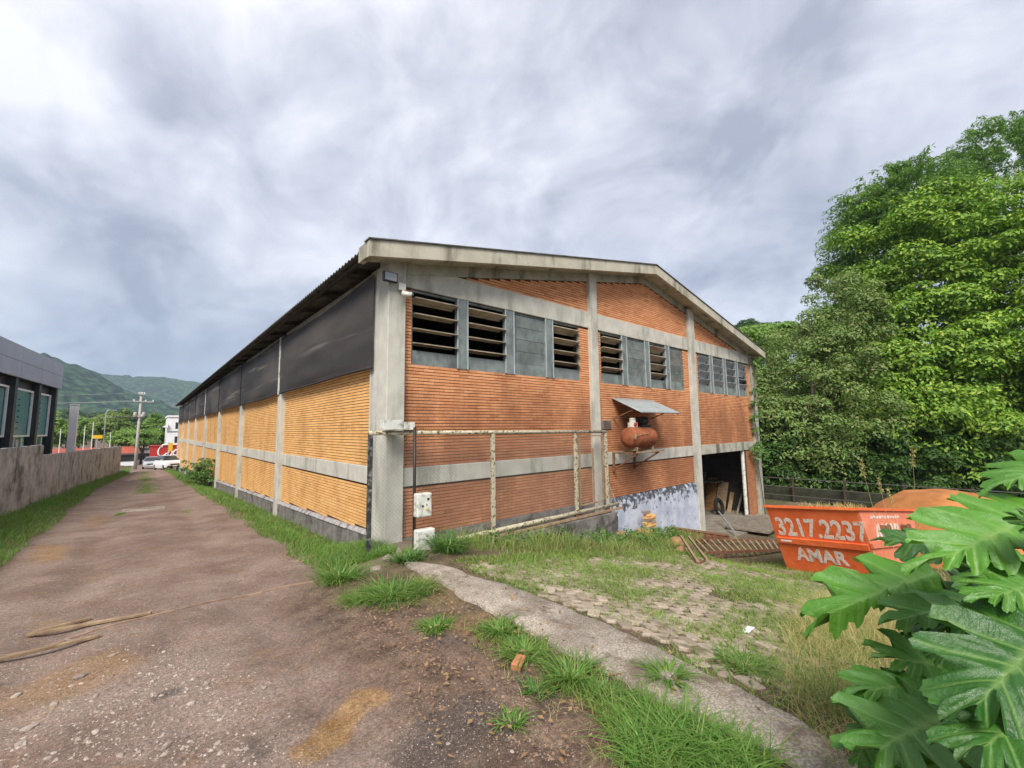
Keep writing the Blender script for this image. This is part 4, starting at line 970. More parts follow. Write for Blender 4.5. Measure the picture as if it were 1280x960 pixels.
m_ = MB(); m_.obox((15.4, -.75, -1.86), (1.5, .15, 0), (-.1, .75, .0), (0, 0, .03)); o = m_.build('floor_board', M['old_board']); tag(o, 'grey board ramp at the threshold of the open bay', 'board')
rs = RS(31)
for i, (y0, y1, xb, xt, h_, mt, lab) in enumerate(((1.78, 2.25, 17.25, 17.80, 1.45, 'ply', 'brown plywood sheet leaning at the back of the open bay'), (1.28, 1.74, 17.20, 17.82, 1.28, 'wood', 'pale stained plywood sheet leaning beside the brown one in the open bay'), (1.04, 1.22, 17.3, 17.8, .85, 'wood', 'short pale plank end leaning beside the plywood sheets'), (.62, .70, 17.0, 17.78, .95, 'old_board', 'thin grey plank propped against the store wall by the post'), (2.3, 3.3, 17.3, 17.8, 1.7, 'old_board', 'wide grey board standing deep in the open bay'))):
    m_ = MB(); m_.prism([(xb, y0, -1.925), (xb, y1, -1.925), (xt, y1, -1.925+h_), (xt, y0, -1.925+h_)], (.03, 0, .0)); tag(m_.build('plywood_sheet' if 'plywood sheet' in lab else 'timber_board', M[mt]), lab, 'board')
tr = MB(); c0 = np.array([16.6, 1.25, -1.74]); prof_n = 26
ring = [c0+np.array([math.cos(t)*.32, math.sin(t)*.06, math.sin(t)*.32*.98+.12]) for t in np.linspace(0, 2*math.pi, prof_n)]
tr.tube(ring, .085, 10, caps=False); tag(tr.build('old_tyre', M['tyre'], None, True), 'black old tyre propped in front of the plywood', 'tyre')
m_ = MB(); m_.box((16.9, 1.5, -.62), (17.85, 3.6, -.58)); m_.bar((17.0, 3.5, -1.93), (17.0, 3.5, -.62), .06); m_.bar((17.8, 3.5, -1.93), (17.8, 3.5, -.62), .06); m_.bar((17.82, 1.58, -1.93), (17.82, 1.58, -.62), .06)
tag(m_.build('workbench', M['old_board']), 'plain timber shelf bench inside the open bay', 'bench')
# brick stack, rubble and dark block by the blue plinth
bk = onY(811, 664, -.22); bx, bz = bk[0], float(ground_z(bk[0], -.3))
BS = thing('brick_stack', 'short stack of loose pale bricks against the blue plinth', 'brick stack', (bx, -.3, bz))
for lv in range(10):
    for q_ in range(2 if lv < 8 else 1):
        m_ = MB(); ax = rs.uniform(-.06, .06); m_.obox((bx-.13+q_*.27+rs.uniform(-.03, .03)-(.04 if lv % 2 else 0), -.28+rs.uniform(-.03, .03), bz+.04+lv*.077), (.125*math.cos(ax), .125*math.sin(ax), 0), (-.07*math.sin(ax), .07*math.cos(ax), 0), (0, 0, .033))
        m_.build('brick', M['brick_side' if (lv+q_) % 3 else 'stone'], BS)
M['rubble'] = rust_mat('crumbling_masonry', (.20, .12, .06), (.40, .24, .11), 7)
def rock_mesh(r, rs, squash=.6):
    bm = bmesh.new(); bmesh.ops.create_icosphere(bm, subdivisions=2, radius=r)
    ph = rs.uniform(0, 9, 3)
    for v in bm.verts:
        n_ = math.sin(v.co.x/r*2.1+ph[0])*math.sin(v.co.y/r*2.3+ph[1])+.5*math.sin(v.co.z/r*4+ph[2]+v.co.x/r*3)
        v.co *= 1+.16*n_+.12*math.sin(v.co.x/r*9+ph[1])*math.sin(v.co.y/r*8+ph[2]); v.co.z *= squash; v.co.x *= 1.15
    me = bpy.data.meshes.new('stone'); bm.to_mesh(me); bm.free(); return me
for i, (x, y, r, mt) in enumerate(((775, 668, .17, 'rubble'), (785, 663, .2, 'rubble'), (793, 668, .16, 'rubble'), (800, 670, .12, 'rubble'), (846, 676, .18, 'rubble'), (852, 686, .12, 'rubble'))):
    p = gp(x, y+4); me = rock_mesh(r, rs, .75); me.materials.append(M[mt]); o = link('rubble_lump', me); o.location = (p[0], max(min(p[1], -.3), -6), float(ground_z(p[0], min(p[1], -.3)))+r*.35); o.rotation_euler = (0, 0, i)
    tag(o, 'rough ochre lump of masonry in weeds below the blue plinth', 'rubble', 'masonry lumps below the blue plinth')
p = onY(763, 668, -.25); m_ = MB(); z = float(ground_z(p[0], -.25)); m_.box((p[0]-.22, -.36, z-.1), (p[0]+.22, -.16, z+.55)); m_.box((p[0]-.16, -.361, z+.05), (p[0]+.16, -.36, z+.45)); tag(m_.build('concrete_block', M['plinth']), 'dark square concrete block at the edge of the blue plinth', 'block')

# things on the lane
for nm, a, b, w, lab in (('timber_batten', (34, 797), (189, 769), .052, 'long thin weathered timber batten on the dirt lane'), ('timber_batten', (40, 793), (113, 775), .036, 'shorter batten lying just behind the longest one on the lane'), ('timber_batten', (-40, 836), (124, 797), .045, 'half-buried pale batten in front of the other two on the lane')):
    A2, B2 = gp(*a), gp(*b); m_ = MB(); u_ = np.array([0, 0, .020+max(0, max(float(ground_z(*(A2+(B2-A2)*t_)[:2]))-(A2+(B2-A2)*t_)[2] for t_ in np.linspace(0, 1, 30)))]); m_.bar(A2+u_, B2+u_, w, .030); o = m_.build(nm, M['wood']); o.modifiers.new('bevel', 'BEVEL').width = .004; tag(o, lab, 'timber')
p = gp(180, 637); m_ = MB(); m_.box((p[0]-.55, p[1]-.35, p[2]-.06), (p[0]+.55, p[1]+.35, p[2]+.025)); tag(m_.build('drain_slab', M['path']), 'pale concrete drain slab let into the dirt lane', 'slab')
p = gp(935, 794); m_ = MB(); 
for i in range(3): m_.add([p+np.array([-.07+.05*i, -.03, .05]), p+np.array([-.01+.05*i, -.04, .065+.02*(i % 2)]), p+np.array([-.0+.045*i, .04, .055]), p+np.array([-.06+.045*i, .03, .045+.02*(i % 2)])], [(0, 1, 2, 3)])
o = m_.build('paper_scrap', M['paper']); o.modifiers.new('thick', 'SOLIDIFY').thickness = .003; tag(o, 'crumpled white paper scrap on the weedy pavers', 'litter')
p = gp(648, 833); m_ = MB(); m_.obox(p+np.array([0, 0, .03]), (.06, .03, .01), (-.02, .04, 0), (0, -.005, .03)); o = m_.build('brick_fragment', M['brick_front']); o.modifiers.new('bevel', 'BEVEL').width = .008; tag(o, 'broken orange brick half sunk in the soil bank', 'brick')
# loose stones: the larger ones singly, the grit as stuff
rs = RS(77); smes = []
for i in range(6):
    me = rock_mesh(1.0, rs, .5); me.materials.append(M['stone']); smes.append(me)
spots = [(100, 846, 15), (68, 880, 10), (35, 912, 17), (26, 930, 12), (140, 820, 8), (240, 880, 9), (232, 920, 11), (172, 893, 7), (258, 855, 7), (120, 915, 10), (60, 948, 9), (150, 945, 10), (205, 935, 9), (275, 900, 7), (272, 930, 9), (20, 870, 10), (85, 800, 7), (205, 815, 6), (300, 880, 6), (340, 922, 8), (330, 860, 6), (375, 845, 5), (470, 800, 5), (500, 690, 14), (487, 700, 18), (470, 712, 15), (560, 930, 6), (640, 940, 6), (700, 930, 6), (120, 870, 7)]
for i, (x, y, w) in enumerate(spots):
    p = gp(x, y); r = w/2*depth(p)/F_PX*.8; o = bpy.data.objects.new('stone', smes[i % 6]); col.objects.link(o); o.location = (p[0], p[1], p[2]+r*.16); o.scale = (r*1.15, r, r); o.rotation_euler = (rs.uniform(-.15, .15), rs.uniform(-.15, .15), rs.uniform(0, 6))
    if 23 <= i <= 25: o.scale = (r*1.2, r, r*1.3); tag(o, 'rough grey stone at the foot of the gate post', 'stone', 'stones at the gate post')
    else: tag(o, 'pale flattish stone lying loose in the lane gravel', 'stone', 'loose stones on the lane')
def pebbles(P, r, rs):
    n = len(P); base = np.array([(1, 0, 0), (-.9, .1, 0), (0, 1, .05), (.1, -.9, 0), (0, .1, .55), (0, 0, -.5), ], float)
    f = np.array([(0, 2, 4), (2, 1, 4), (1, 3, 4), (3, 0, 4), (2, 0, 5), (1, 2, 5), (3, 1, 5), (0, 3, 5)])
    B = base[None]*(1+rs.uniform(-.35, .35, (n, 6, 1))); a = rs.rand(n)*6.28; c_, s_ = np.cos(a)[:, None], np.sin(a)[:, None]
    X = (B[..., 0]*c_-B[..., 1]*s_*.75); Y = (B[..., 0]*s_+B[..., 1]*c_*.75); V = np.stack([X, Y, B[..., 2]], -1)*r[:, None, None]+P[:, None]
    return V.reshape(-1, 3), [(np.arange(n)[:, None, None]*6+f[None]).reshape(-1, 3)]
parts = []
for poly, n, r0, r1 in (([(0, 830), (160, 800), (330, 840), (420, 960), (0, 960)], 1700, .006, .016), ([(60, 850), (260, 830), (330, 960), (-20, 960)], 520, .010, .028), ([(-20, 780), (400, 730), (640, 800), (740, 960), (300, 960)], 2600, .003, .009), ([(500, 860), (640, 850), (730, 960), (480, 960)], 1600, .003, .009), ([(90, 690), (330, 670), (400, 720), (-60, 810)], 1500, .004, .012)):
    q = sample_poly(gpoly(poly), n, rs); kx = vnoise(q[:, 0], q[:, 1], .5, 61) > rs.uniform(-.7, .45, n); q = q[kx]; r = r0+(r1-r0)*rs.rand(len(q))**2.5
    parts.append((np.column_stack([q, ground_z(q[:, 0], q[:, 1])+r*.05]), r))
Pp = np.concatenate([a for a, _ in parts]); Rp = np.concatenate([b for _, b in parts])
V2, F2 = pebbles(Pp, Rp, rs); tag(np_mesh('gravel', V2, F2, M['stone']), 'pale grit and pebbles strewn over the lane', 'gravel', None, 'stuff')

clods = []
for poly, n, r0, r1 in (([(430, 750), (560, 740), (760, 860), (800, 960), (560, 960), (470, 850)], 2600, .006, .026), ([(380, 730), (470, 730), (560, 830), (440, 860)], 700, .005, .016)):
    q = sample_poly(gpoly(poly), n, rs); q = q[vnoise(q[:, 0], q[:, 1], .35, 66) > rs.uniform(-.5, .6, len(q))]; r = r0+(r1-r0)*rs.rand(len(q))**3; clods.append((np.column_stack([q, ground_z(q[:, 0], q[:, 1])+r*.1]), r))
V2, F2 = pebbles(np.concatenate([a for a, _ in clods]), np.concatenate([b for _, b in clods]), rs); M['clod'] = simple('dry_soil_clod', (.24, .155, .105), .95, .35, 20, .003)
tag(np_mesh('soil_clods', V2, F2, M['clod']), 'crumbly soil clods along the churned bank', 'soil', None, 'stuff')
# ---------------------------------------------------------------- across the lane
def wall_x(y): return -6.3-.036*(18-y)
BW = thing('boundary_wall', 'mould-streaked grey concrete boundary wall along the far verge of the lane', 'wall', (wall_x(20), 20, -.8))
cuts = [-5, 0, 5, 9.5, 13.5, 17, 21, 26, 31, 36.5, 42, 48, 54]
for a, b in zip(cuts[:-1], cuts[1:]):
    zt = (lambda y: 1.64) if b <= 17 else (lambda y: 1.24-.0145*(y-17))
    zg = lambda y: float(lane_z(y))-.4
    A1, B1 = np.array([wall_x(a), a+.008]), np.array([wall_x(b), b-.008])
    m_ = MB(); nv = 8; tp = []
    pol = [(A1[0], A1[1], zg(a)), (B1[0], B1[1], zg(b))]+[(B1[0]+(A1[0]-B1[0])*i/nv, B1[1]+(A1[1]-B1[1])*i/nv, zt(B1[1]+(A1[1]-B1[1])*i/nv)+.012*math.sin(a*3+i*2.3)) for i in range(nv+1)]
    m_.prism(pol, (-.14, 0, 0)); m_.build('panel', M['wall_old'], BW)
    m_ = MB(); m_.box((wall_x(b)-.17, b-.10, zg(b)), (wall_x(b)+.012, b+.10, min(zt(b-.1), zt(b+.1))-.03)); m_.build('pier', M['wall_old'], BW)

Pn, Pf = np.array([-8.5, 22.]), np.array([-7.5, 31.7]); dv = (Pf-Pn)/np.linalg.norm(Pf-Pn); nv_ = np.array([-dv[1], dv[0]])   # face line, inward normal (-X side)
def on_face(x, y):
    r = ray(x, y); n3 = np.array([nv_[0], nv_[1], 0]); t_ = ((Pn[0]-CAM[0])*nv_[0]+(Pn[1]-CAM[1])*nv_[1])/(n3@r); p = CAM+r*t_
    return float((p[:2]-Pn)@dv), float(p[2])
SB = thing('showroom', 'modern showroom with grey clad parapet and tall framed shop windows behind the boundary wall', 'building', (Pn[0], Pn[1], -.5))
def fb(s0, s1, d0, d1, z0, z1, name, mat, parent=SB):
    m_ = MB(); P_ = lambda s, d: np.array([*(Pn+dv*s+nv_*d), 0])
    m_.prism([P_(s0, d0)+[0, 0, z0], P_(s1, d0)+[0, 0, z0], P_(s1, d1)+[0, 0, z0], P_(s0, d1)+[0, 0, z0]], (0, 0, z1-z0)); return m_.build(name, M[mat], parent)
sE = on_face(77, 470)[0]; s26 = on_face(26, 450)[0]; s53 = on_face(53, 450)[0]
seams = [sE, s53, s26]; st = s53-s26
for i in range(6): seams.append(seams[-1]-st)
for a, b in zip(seams[1:], seams[:-1]):
    for z0, z1 in ((4.88, 5.66), (5.68, 6.45)):
        fb(a+.012, b-.012, -.06, .02, z0, z1, 'cladding_panel', 'cladding')
fb(seams[-1], sE-.02, .03, 9, 4.9, 6.3, 'parapet_core', 'dark_steel')
for d in np.arange(.4, 8.6, 2.05):
    fb(sE-.019, sE+.03, d-.35, d+1.65, 4.88, 6.45, 'cladding_panel', 'cladding')
cols = [on_face(19, 520)[0], on_face(49, 520)[0], on_face(70, 520)[0]]; step = cols[1]-cols[0]; cols = [cols[0]-step*i for i in (4, 3, 2, 1)]+cols
for s in cols: fb(s-.18, s+.18, .05, .45, -.9, 4.88, 'column', 'dark_steel')
for a, b in zip(cols[:-1], cols[1:]):
    s0, s1 = a+.22, b-.22; zt, zb = 4.35, 2.02
    w = fb(s0, s1, .30, .33, zb, zt, 'window', 'glass')
    for (u0, u1, z0, z1) in ((s0, s1, zt, zt+.09), (s0, s1, zb-.09, zb), (s0-.001, s0+.08, zb, zt), (s1-.08, s1+.001, zb, zt)): fb(u0, u1, .24, .34, z0, z1, 'frame', 'white_paint', w)
    fb(s0-.03, s1+.03, .35, .45, zt+.10, 4.87, 'transom', 'dark_steel')
    w2 = fb(s0, s1, .30, .33, .2, zb-.12, 'window', 'glass')
    for u in np.linspace(s0, s1, 4)[1:3]: fb(u-.03, u+.03, .26, .36, .2, zb-.12, 'frame', 'white_paint', w2)
    fb(s0+(s1-s0)*.30, s1-.05, .37, .40, 2.05, 4.3, 'blind', 'blind')
    for i in range(6): fb(s0+(s1-s0)*.45, s0+(s1-s0)*.45+.22, .345, .36, 2.35+i*.3, 2.41+i*.3, 'blind_slot', 'dark_steel')
fb(cols[0], cols[1]+.3, 1.0, 1.1, -.2, 1.6, 'teal_display', 'teal'); fb(cols[3]+.4, cols[4]-.2, 1.0, 1.1, .2, 1.7, 'teal_display', 'teal')
fb(cols[0], sE-.2, 7.5, 7.7, -.9, 4.88, 'rear_wall', 'interior'); fb(cols[0], sE-.2, .05, 7.5, -.9, .15, 'floor', 'interior'); fb(cols[0], sE-.2, .47, 7.5, 4.86, 4.895, 'ceiling', 'interior')
fb(sE-2.4, sE-.15, 2.0, 5.0, 6.3, 7.1, 'roof_housing', 'white_paint')

p = onY(88, 565, 33.); q = onY(88, 505, 33.); w = .42
WP = thing('white_totem', 'blank white square totem post rising behind the boundary wall', 'totem post', (p[0], 33, -1))
m_ = MB(); m_.box((p[0]-w/2, 32.85, -1.3), (p[0]+w/2, 33.15, q[2]-.06)); o = m_.build('post', M['white_paint'], WP); o.modifiers.new('bevel', 'BEVEL').width = .03
m_ = MB(); m_.box((p[0]-w/2-.03, 32.82, q[2]-.06), (p[0]+w/2+.03, 33.18, q[2])); m_.build('cap', M['white_paint'], WP)

def px_at(x, y, Y): return onY(x, y, Y)
Yp = 66.; pp = px_at(171, 560, Yp); zt = px_at(172, 490, Yp)[2]; zg = float(ground_z(pp[0], Yp))
UP_ = thing('utility_pole', 'grey concrete utility pole with crossarms at the far end of the lane', 'utility pole', (pp[0], Yp, zg))
m_ = MB(); m_.tube([(pp[0], Yp, zg-.2), (pp[0], Yp, zg+4), (pp[0]+.03, Yp, zt)], [.21, .17, .11], 10); m_.build('shaft', M['pole'], UP_, True)
for z, w in ((zt-.3, .6), (zt-1.25, 2.1), (zt-3.2, .9)):
    m_ = MB(); m_.box((pp[0]-w*.35, Yp-.22, z-.06), (pp[0]+w*.65, Yp-.12, z+.06)); m_.build('crossarm', M['pole'], UP_)
    for f in (-.3, .25, .6):
        m_ = MB(); m_.lathe((pp[0]+w*f, Yp-.17, z+.06), (0, 0, 1), [(0, .03), (.06, .09), (.1, .05), (.16, .08), (.2, .03)], 8); m_.build('insulator', M['white_paint'], UP_)
for dx in (-.42, .40):
    m_ = MB(); m_.lathe((pp[0]+dx, Yp-.2, zt-3.3), (0, 0, 1), [(0, .08), (.05, .17), (.6, .17), (.68, .08)], 12); m_.build('transformer', M['pole'], UP_, True)
for i, (z, f) in enumerate(((zt-.1, 0), (zt-1.1, -.6), (zt-1.1, .5), (zt-1.1, 1.2), (zt-3.1, .3))):
    a = np.array([pp[0]+f, Yp-.17, z]); b = np.array([pp[0]-45, Yp+14, z+.5+i*.1]); pts = [a+(b-a)*u+np.array([0, 0, -1.0*4*u*(1-u)]) for u in np.linspace(0, 1, 14)]
    m_ = MB(); m_.tube(pts, .013, 4); tag(m_.build('power_line', M['zinc']), 'thin overhead power line sagging away from the utility pole', 'power line', 'power lines from the utility pole')
# street furniture beyond the wall
Ys = 50.; p = px_at(129, 560, Ys); z1 = px_at(129, 513, Ys)[2]
L_ = thing('street_lamp', 'slim grey street lamp with a short bent arm beyond the boundary wall', 'street lamp', (p[0], Ys, -2))
m_ = MB(); m_.tube([(p[0], Ys, -2.2), (p[0], Ys, z1-.25), (p[0]+.10, Ys, z1), (p[0]+.45, Ys, z1+.04)], .045, 8); m_.build('pole', M['zinc'], L_, True)
m_ = MB(); m_.box((p[0]+.40, Ys-.08, z1), (p[0]+.75, Ys+.08, z1+.07)); m_.build('lamp_head', M['zinc'], L_)
p = px_at(122, 546, Ys+2); Y2 = Ys+2; S_ = thing('yellow_sign', 'yellow rectangular sign board on a pole beyond the boundary wall', 'sign', (p[0], Y2, -2))
m_ = MB(); m_.box((p[0]-.36, Y2-.05, p[2]-.17), (p[0]+.36, Y2, p[2]+.17)); m_.build('board', M['yellow'], S_); m_ = MB(); m_.tube([(p[0], Y2+.04, -2.2), (p[0], Y2+.04, p[2]+.1)], .05); m_.build('pole', M['zinc'], S_)
for xx, yt in ((74, 536), (104, 532), (114, 528), (137, 540)):
    p = px_at(xx, 560, 56.); z1 = px_at(xx, yt, 56.)[2]; tag(MB().tube([(p[0], 56, -2.3), (p[0], 56, z1)], .03, 6).build('slim_post', M['white_paint']), 'slim pale post standing beyond the boundary wall', 'post', 'slim posts beyond the wall')
def house(name, label, x0, x1, y0, y1, zb, zt, wall, roof, rise=1.2):
    H_ = thing(name, label, 'building', ((x0+x1)/2, y0, zb)); m_ = MB(); m_.box((x0, y0, zb), (x1, y1, zt)); m_.build('wall', M[wall], H_)
    m_ = MB(); ym = (y0+y1)/2; m_.add([(x0-.4, y0-.5, zt-.05), (x1+.4, y0-.5, zt-.05), (x1+.4, ym, zt+rise), (x0-.4, ym, zt+rise), (x1+.4, y1+.5, zt-.05), (x0-.4, y1+.5, zt-.05)], [(0, 1, 2, 3), (3, 2, 4, 5), (0, 3, 5), (1, 4, 2)]); m_.build('roof', M[roof], H_)
    n_w = max(2, int((x1-x0)/2.2))
    for i in range(n_w):
        c_ = x0+(x1-x0)*(i+.5)/n_w; m_ = MB(); m_.box((c_-.5, y0-.03, zb+1.0), (c_+.5, y0-.003, min(zt-.3, zb+2.1))); m_.build('window', M['car_glass'], H_)
    return H_
a, b = px_at(60, 560, 74.), px_at(118, 560, 74.); house('red_shed', 'low shed with long red roof beyond the boundary wall', a[0], b[0], 74, 82, -3.3, -.45, 'red_roof', 'red_roof', .5)
a, b = px_at(150, 560, 88.), px_at(170, 560, 88.); house('small_house', 'small pale house with red tile roof behind the utility pole', a[0], b[0], 88, 95, -3.6, -1.2, 'white_paint', 'red_roof', 1.0)
a, b = px_at(172, 560, 92.), px_at(189, 560, 92.); house('pale_kiosk', 'pale kiosk with grey roof behind the parked silver car', a[0], b[0], 92, 97, -3.6, -.9, 'white_paint', 'zinc', .3)
# white building and red drinks banner at the street
Yb = 86.; a = px_at(208, 560, Yb); zt = px_at(210, 521, Yb)[2]
WB = thing('white_building', 'white two-storey street building showing past the end of the warehouse', 'building', (a[0]+6, Yb, -3.6))
m_ = MB(); m_.box((a[0], Yb, -3.8), (a[0]+14, Yb+10, zt)); m_.build('wall', M['white_paint'], WB)
m_ = MB(); m_.box((a[0]-.12, Yb-.15, zt-.02), (a[0]+14.1, Yb+10.1, zt+.25)); m_.build('parapet', M['white_paint'], WB)
for z in (-.2, 2.2): m_ = MB(); m_.box((a[0]-.08, Yb-.1, z), (a[0]+14, Yb-.002, z+.15)); m_.build('string_course', M['zinc'], WB)
for i in range(4):
    for z in (.3, 2.7): m_ = MB(); m_.box((a[0]+1.0+i*2.6, Yb-.03, z), (a[0]+2.2+i*2.6, Yb-.003, z+1.1)); m_.build('window', M['car_glass'], WB)
m_ = MB(); z = px_at(204, 533, Yb)[2]; m_.prism([(a[0]-.8, Yb-.4, z-.1), (a[0], Yb-.4, z-.25), (a[0], Yb-.4, z+.35)], (0, 3, 0)); m_.build('awning', M['white_paint'], WB)
Yr = 76.; a = px_at(187, 571, Yr); zt = px_at(190, 557, Yr)[2]; zb = px_at(190, 572, Yr)[2]; x1 = a[0]+6.8
BN = thing('drinks_kiosk', 'red drinks kiosk with white script lettering behind the parked cars', 'kiosk', (a[0]+3, Yr, zb))
m_ = MB(); m_.box((a[0], Yr, zb-.9), (x1, Yr+2.5, zt-.12)); m_.build('body', M['red'], BN)
m_ = MB(); m_.box((a[0]-.1, Yr-.1, zt-.118), (x1+.1, Yr+2.6, zt)); m_.build('roof', M['red'], BN)
m_ = MB(); m_.box((a[0]+.1, Yr-.03, zb-.9), (x1-.1, Yr-.002, zb)); m_.build('counter_panel', M['white_paint'], BN)
# flowing script: each letter one stroke (x, y in letter heights)
arc = lambda cx, cy, rx, ry, a0, a1, n=14: [(cx+rx*math.cos(math.radians(t)), cy+ry*math.sin(math.radians(t))) for t in np.linspace(a0, a1, n)]
scr = [arc(.55, .62, .50, .62, 55, 330, 20), arc(.62, 1.0, .3, .22, 40, 200, 10), arc(1.35, .32, .22, .30, 80, 440, 16), arc(1.95, .32, .24, .30, 50, 320, 14), arc(2.45, .32, .21, .30, 60, 400, 16)+[(2.72, .62), (2.70, .1), (2.9, .02)], [(2.95, .35), (3.3, .38)], arc(3.95, .62, .50, .62, 55, 330, 20), arc(4.75, .32, .22, .30, 80, 440, 16), [(5.1, .05), (5.25, .7), (5.42, 1.2), (5.25, 1.1), (5.2, .3), (5.35, .02)], arc(5.75, .32, .21, .30, 60, 400, 16)+[(6.02, .62), (6.0, .1), (6.2, .02)]]
hs = (zt-zb)*.80; m_ = MB()
for st_ in scr: m_.tube([(a[0]+.75+(x_+.22*y_)*hs*.80, Yr-.02, zb+.14+y_*hs) for x_, y_ in st_], [.085*(.6+.8*abs(math.sin(i*.45))) for i in range(len(st_))], 6)
m_.build('script_lettering', M['white_paint'], BN, True)
p = px_at(213, 560, 72.); YS = thing('yellow_flag', 'small yellow banner flag beside the end of the warehouse', 'flag', (p[0], 72, -2.8))
m_ = MB(); m_.box((p[0]-.22, 71.98, p[2]-.5), (p[0]+.25, 72.01, p[2]+.75)); m_.build('cloth', M['yellow'], YS); m_ = MB(); m_.tube([(p[0]-.25, 72, -2.9), (p[0]-.25, 72, p[2]+.9)], .03, 6); m_.build('pole', M['zinc'], YS)

# parked cars, front towards the camera (-Y)
def car(name, label, x, y, rot, paint, suv=0.0):
    z0 = float(lane_z(y)); C_ = thing(name, label, 'car', (x, y, z0), 'cars parked at the end of the lane')
    def loft(secs, nm, mat, n=14):
        """secs: (y, half width bottom, half width top, z bottom, z top)"""
        V = []; Fs = []
        for (yy, wb, wt, zb_, zt_) in secs:
            ring = [(-wb, zb_), (-wb*1.03, zb_+(zt_-zb_)*.45), (-wt, zt_-.06*(zt_-zb_)), (-wt*.86, zt_), (wt*.86, zt_), (wt, zt_-.06*(zt_-zb_)), (wb*1.03, zb_+(zt_-zb_)*.45), (wb, zb_)]
            V += [(a_, yy, b_) for a_, b_ in ring]
        for i in range(len(secs)-1):
            for j in range(8): Fs.append((i*8+j, i*8+(j+1) % 8, (i+1)*8+(j+1) % 8, (i+1)*8+j))
        Fs.append(tuple(range(7, -1, -1))); Fs.append(tuple((len(secs)-1)*8+j for j in range(8)))
        m_ = MB(); m_.add(V, Fs); return m_, nm, mat
    hh = suv
    body = loft([(-2.05, .62, .60, .38, .62), (-1.98, .80, .74, .28, .78+hh*.4), (-1.5, .86, .80, .24, .92+hh*.5), (-.8, .88, .83, .22, 1.0+hh*.5), (.4, .88, .84, .22, 1.02+hh*.5), (1.5, .87, .82, .24, 1.04+hh*.5), (1.95, .80, .76, .3, .98+hh*.5), (2.05, .70, .66, .4, .85+hh*.5)], 'body', paint)
    cab = loft([(-1.0, .76, .70, 1.0+hh*.5, 1.04+hh*.5), (-.35, .76, .60, 1.0+hh*.5, 1.44+hh), (.9, .76, .61, 1.0+hh*.5, 1.48+hh), (1.75, .74, .66, 1.0+hh*.5, 1.10+hh*.6)], 'cabin_glass', 'car_glass')
    roof = loft([(-.38, .56, .52, 1.435+hh, 1.465+hh), (.2, .60, .56, 1.455+hh, 1.51+hh), (.95, .58, .54, 1.465+hh, 1.50+hh)], 'roof', paint)
    for m_, nm, mt in (body, cab, roof): o = m_.build(nm, M[mt], C_, False); o.matrix_parent_inverse = Matrix()
    def prt(nm, mb_, mt, par=C_): o = mb_.build(nm, M[mt], None); o.parent = par; return o
    for sx in (-1, 1):
        prt('headlight', MB().add([(sx*.46, -2.045, .66), (sx*.76, -1.94, .68), (sx*.78, -1.90, .80+hh*.3), (sx*.50, -2.01, .76+hh*.3), (sx*.46, -1.9, .66), (sx*.7, -1.8, .68), (sx*.7, -1.8, .78), (sx*.5, -1.9, .76)], [(0, 1, 2, 3), (4, 7, 6, 5), (0, 4, 5, 1), (1, 5, 6, 2), (2, 6, 7, 3), (3, 7, 4, 0)]), 'lamp')
        prt('mirror', MB().box((sx*.86-.07, -.75, .98+hh*.5), (sx*.86+.09, -.62, 1.10+hh*.5)), paint)
        for yy in (-1.3, 1.3):
            w_ = prt('wheel', MB().lathe((sx*.70, yy, .31), (sx, 0, 0), [(0, .25), (.02, .31), (.18, .31), (.2, .27)], 18), 'tyre')
            prt('rim', MB().lathe((sx*.901, yy, .31), (sx, 0, 0), [(0, .2), (.012, .17)], 14), 'rim', w_)
    prt('grille', MB().box((-.42, -2.075, .52), (.42, -2.04, .66)), 'black_plastic'); prt('bumper', MB().box((-.72, -2.10, .28), (.72, -1.98, .44)), 'black_plastic' if suv > .1 else paint)
    prt('number_plate', MB().box((-.2, -2.115, .36), (.2, -2.101, .47)), 'white_paint')
    C_.rotation_euler = (-.037, 0, rot)
    return C_
p = px_at(189, 583, 66.); car('parked_car', 'silver hatchback parked facing up the lane beside the utility pole', p[0], 66., .0, 'car_silver')
p = px_at(210, 586, 57.); car('parked_car', 'white high-riding car parked against the end of the warehouse', p[0], 58., .28, 'car_white', .16)

# fence and bank beyond the yard
M['fence_iron'] = simple('dull_iron', (.10, .095, .085), .7, .3, 5, 0)
FN = thing('rail_fence', 'dark horizontal wire and post fence in front of the trees', 'fence', (23.5, -1, -2))
fa, fbp = np.array([22.7, 4.5]), np.array([24.2, -13.]); nf = 9
for i in range(nf):
    p = fa+(fbp-fa)*i/(nf-1); z = float(ground_z(p[0], p[1])); m_ = MB(); m_.bar((p[0], p[1], z-.3), (p[0], p[1], z+1.35), .09); m_.build('post', M['wood_dark'], FN)
for hgt in (.35, .8, 1.25):
    m_ = MB()
    for i in range(nf-1):
        p, q = fa+(fbp-fa)*i/(nf-1), fa+(fbp-fa)*(i+1)/(nf-1); m_.bar((p[0]-.05, p[1], float(ground_z(*p))+hgt), (q[0]-.05, q[1], float(ground_z(*q))+hgt-.0), .035 if hgt > 1 else .03)
    m_.build('rail', M['fence_iron'], FN)

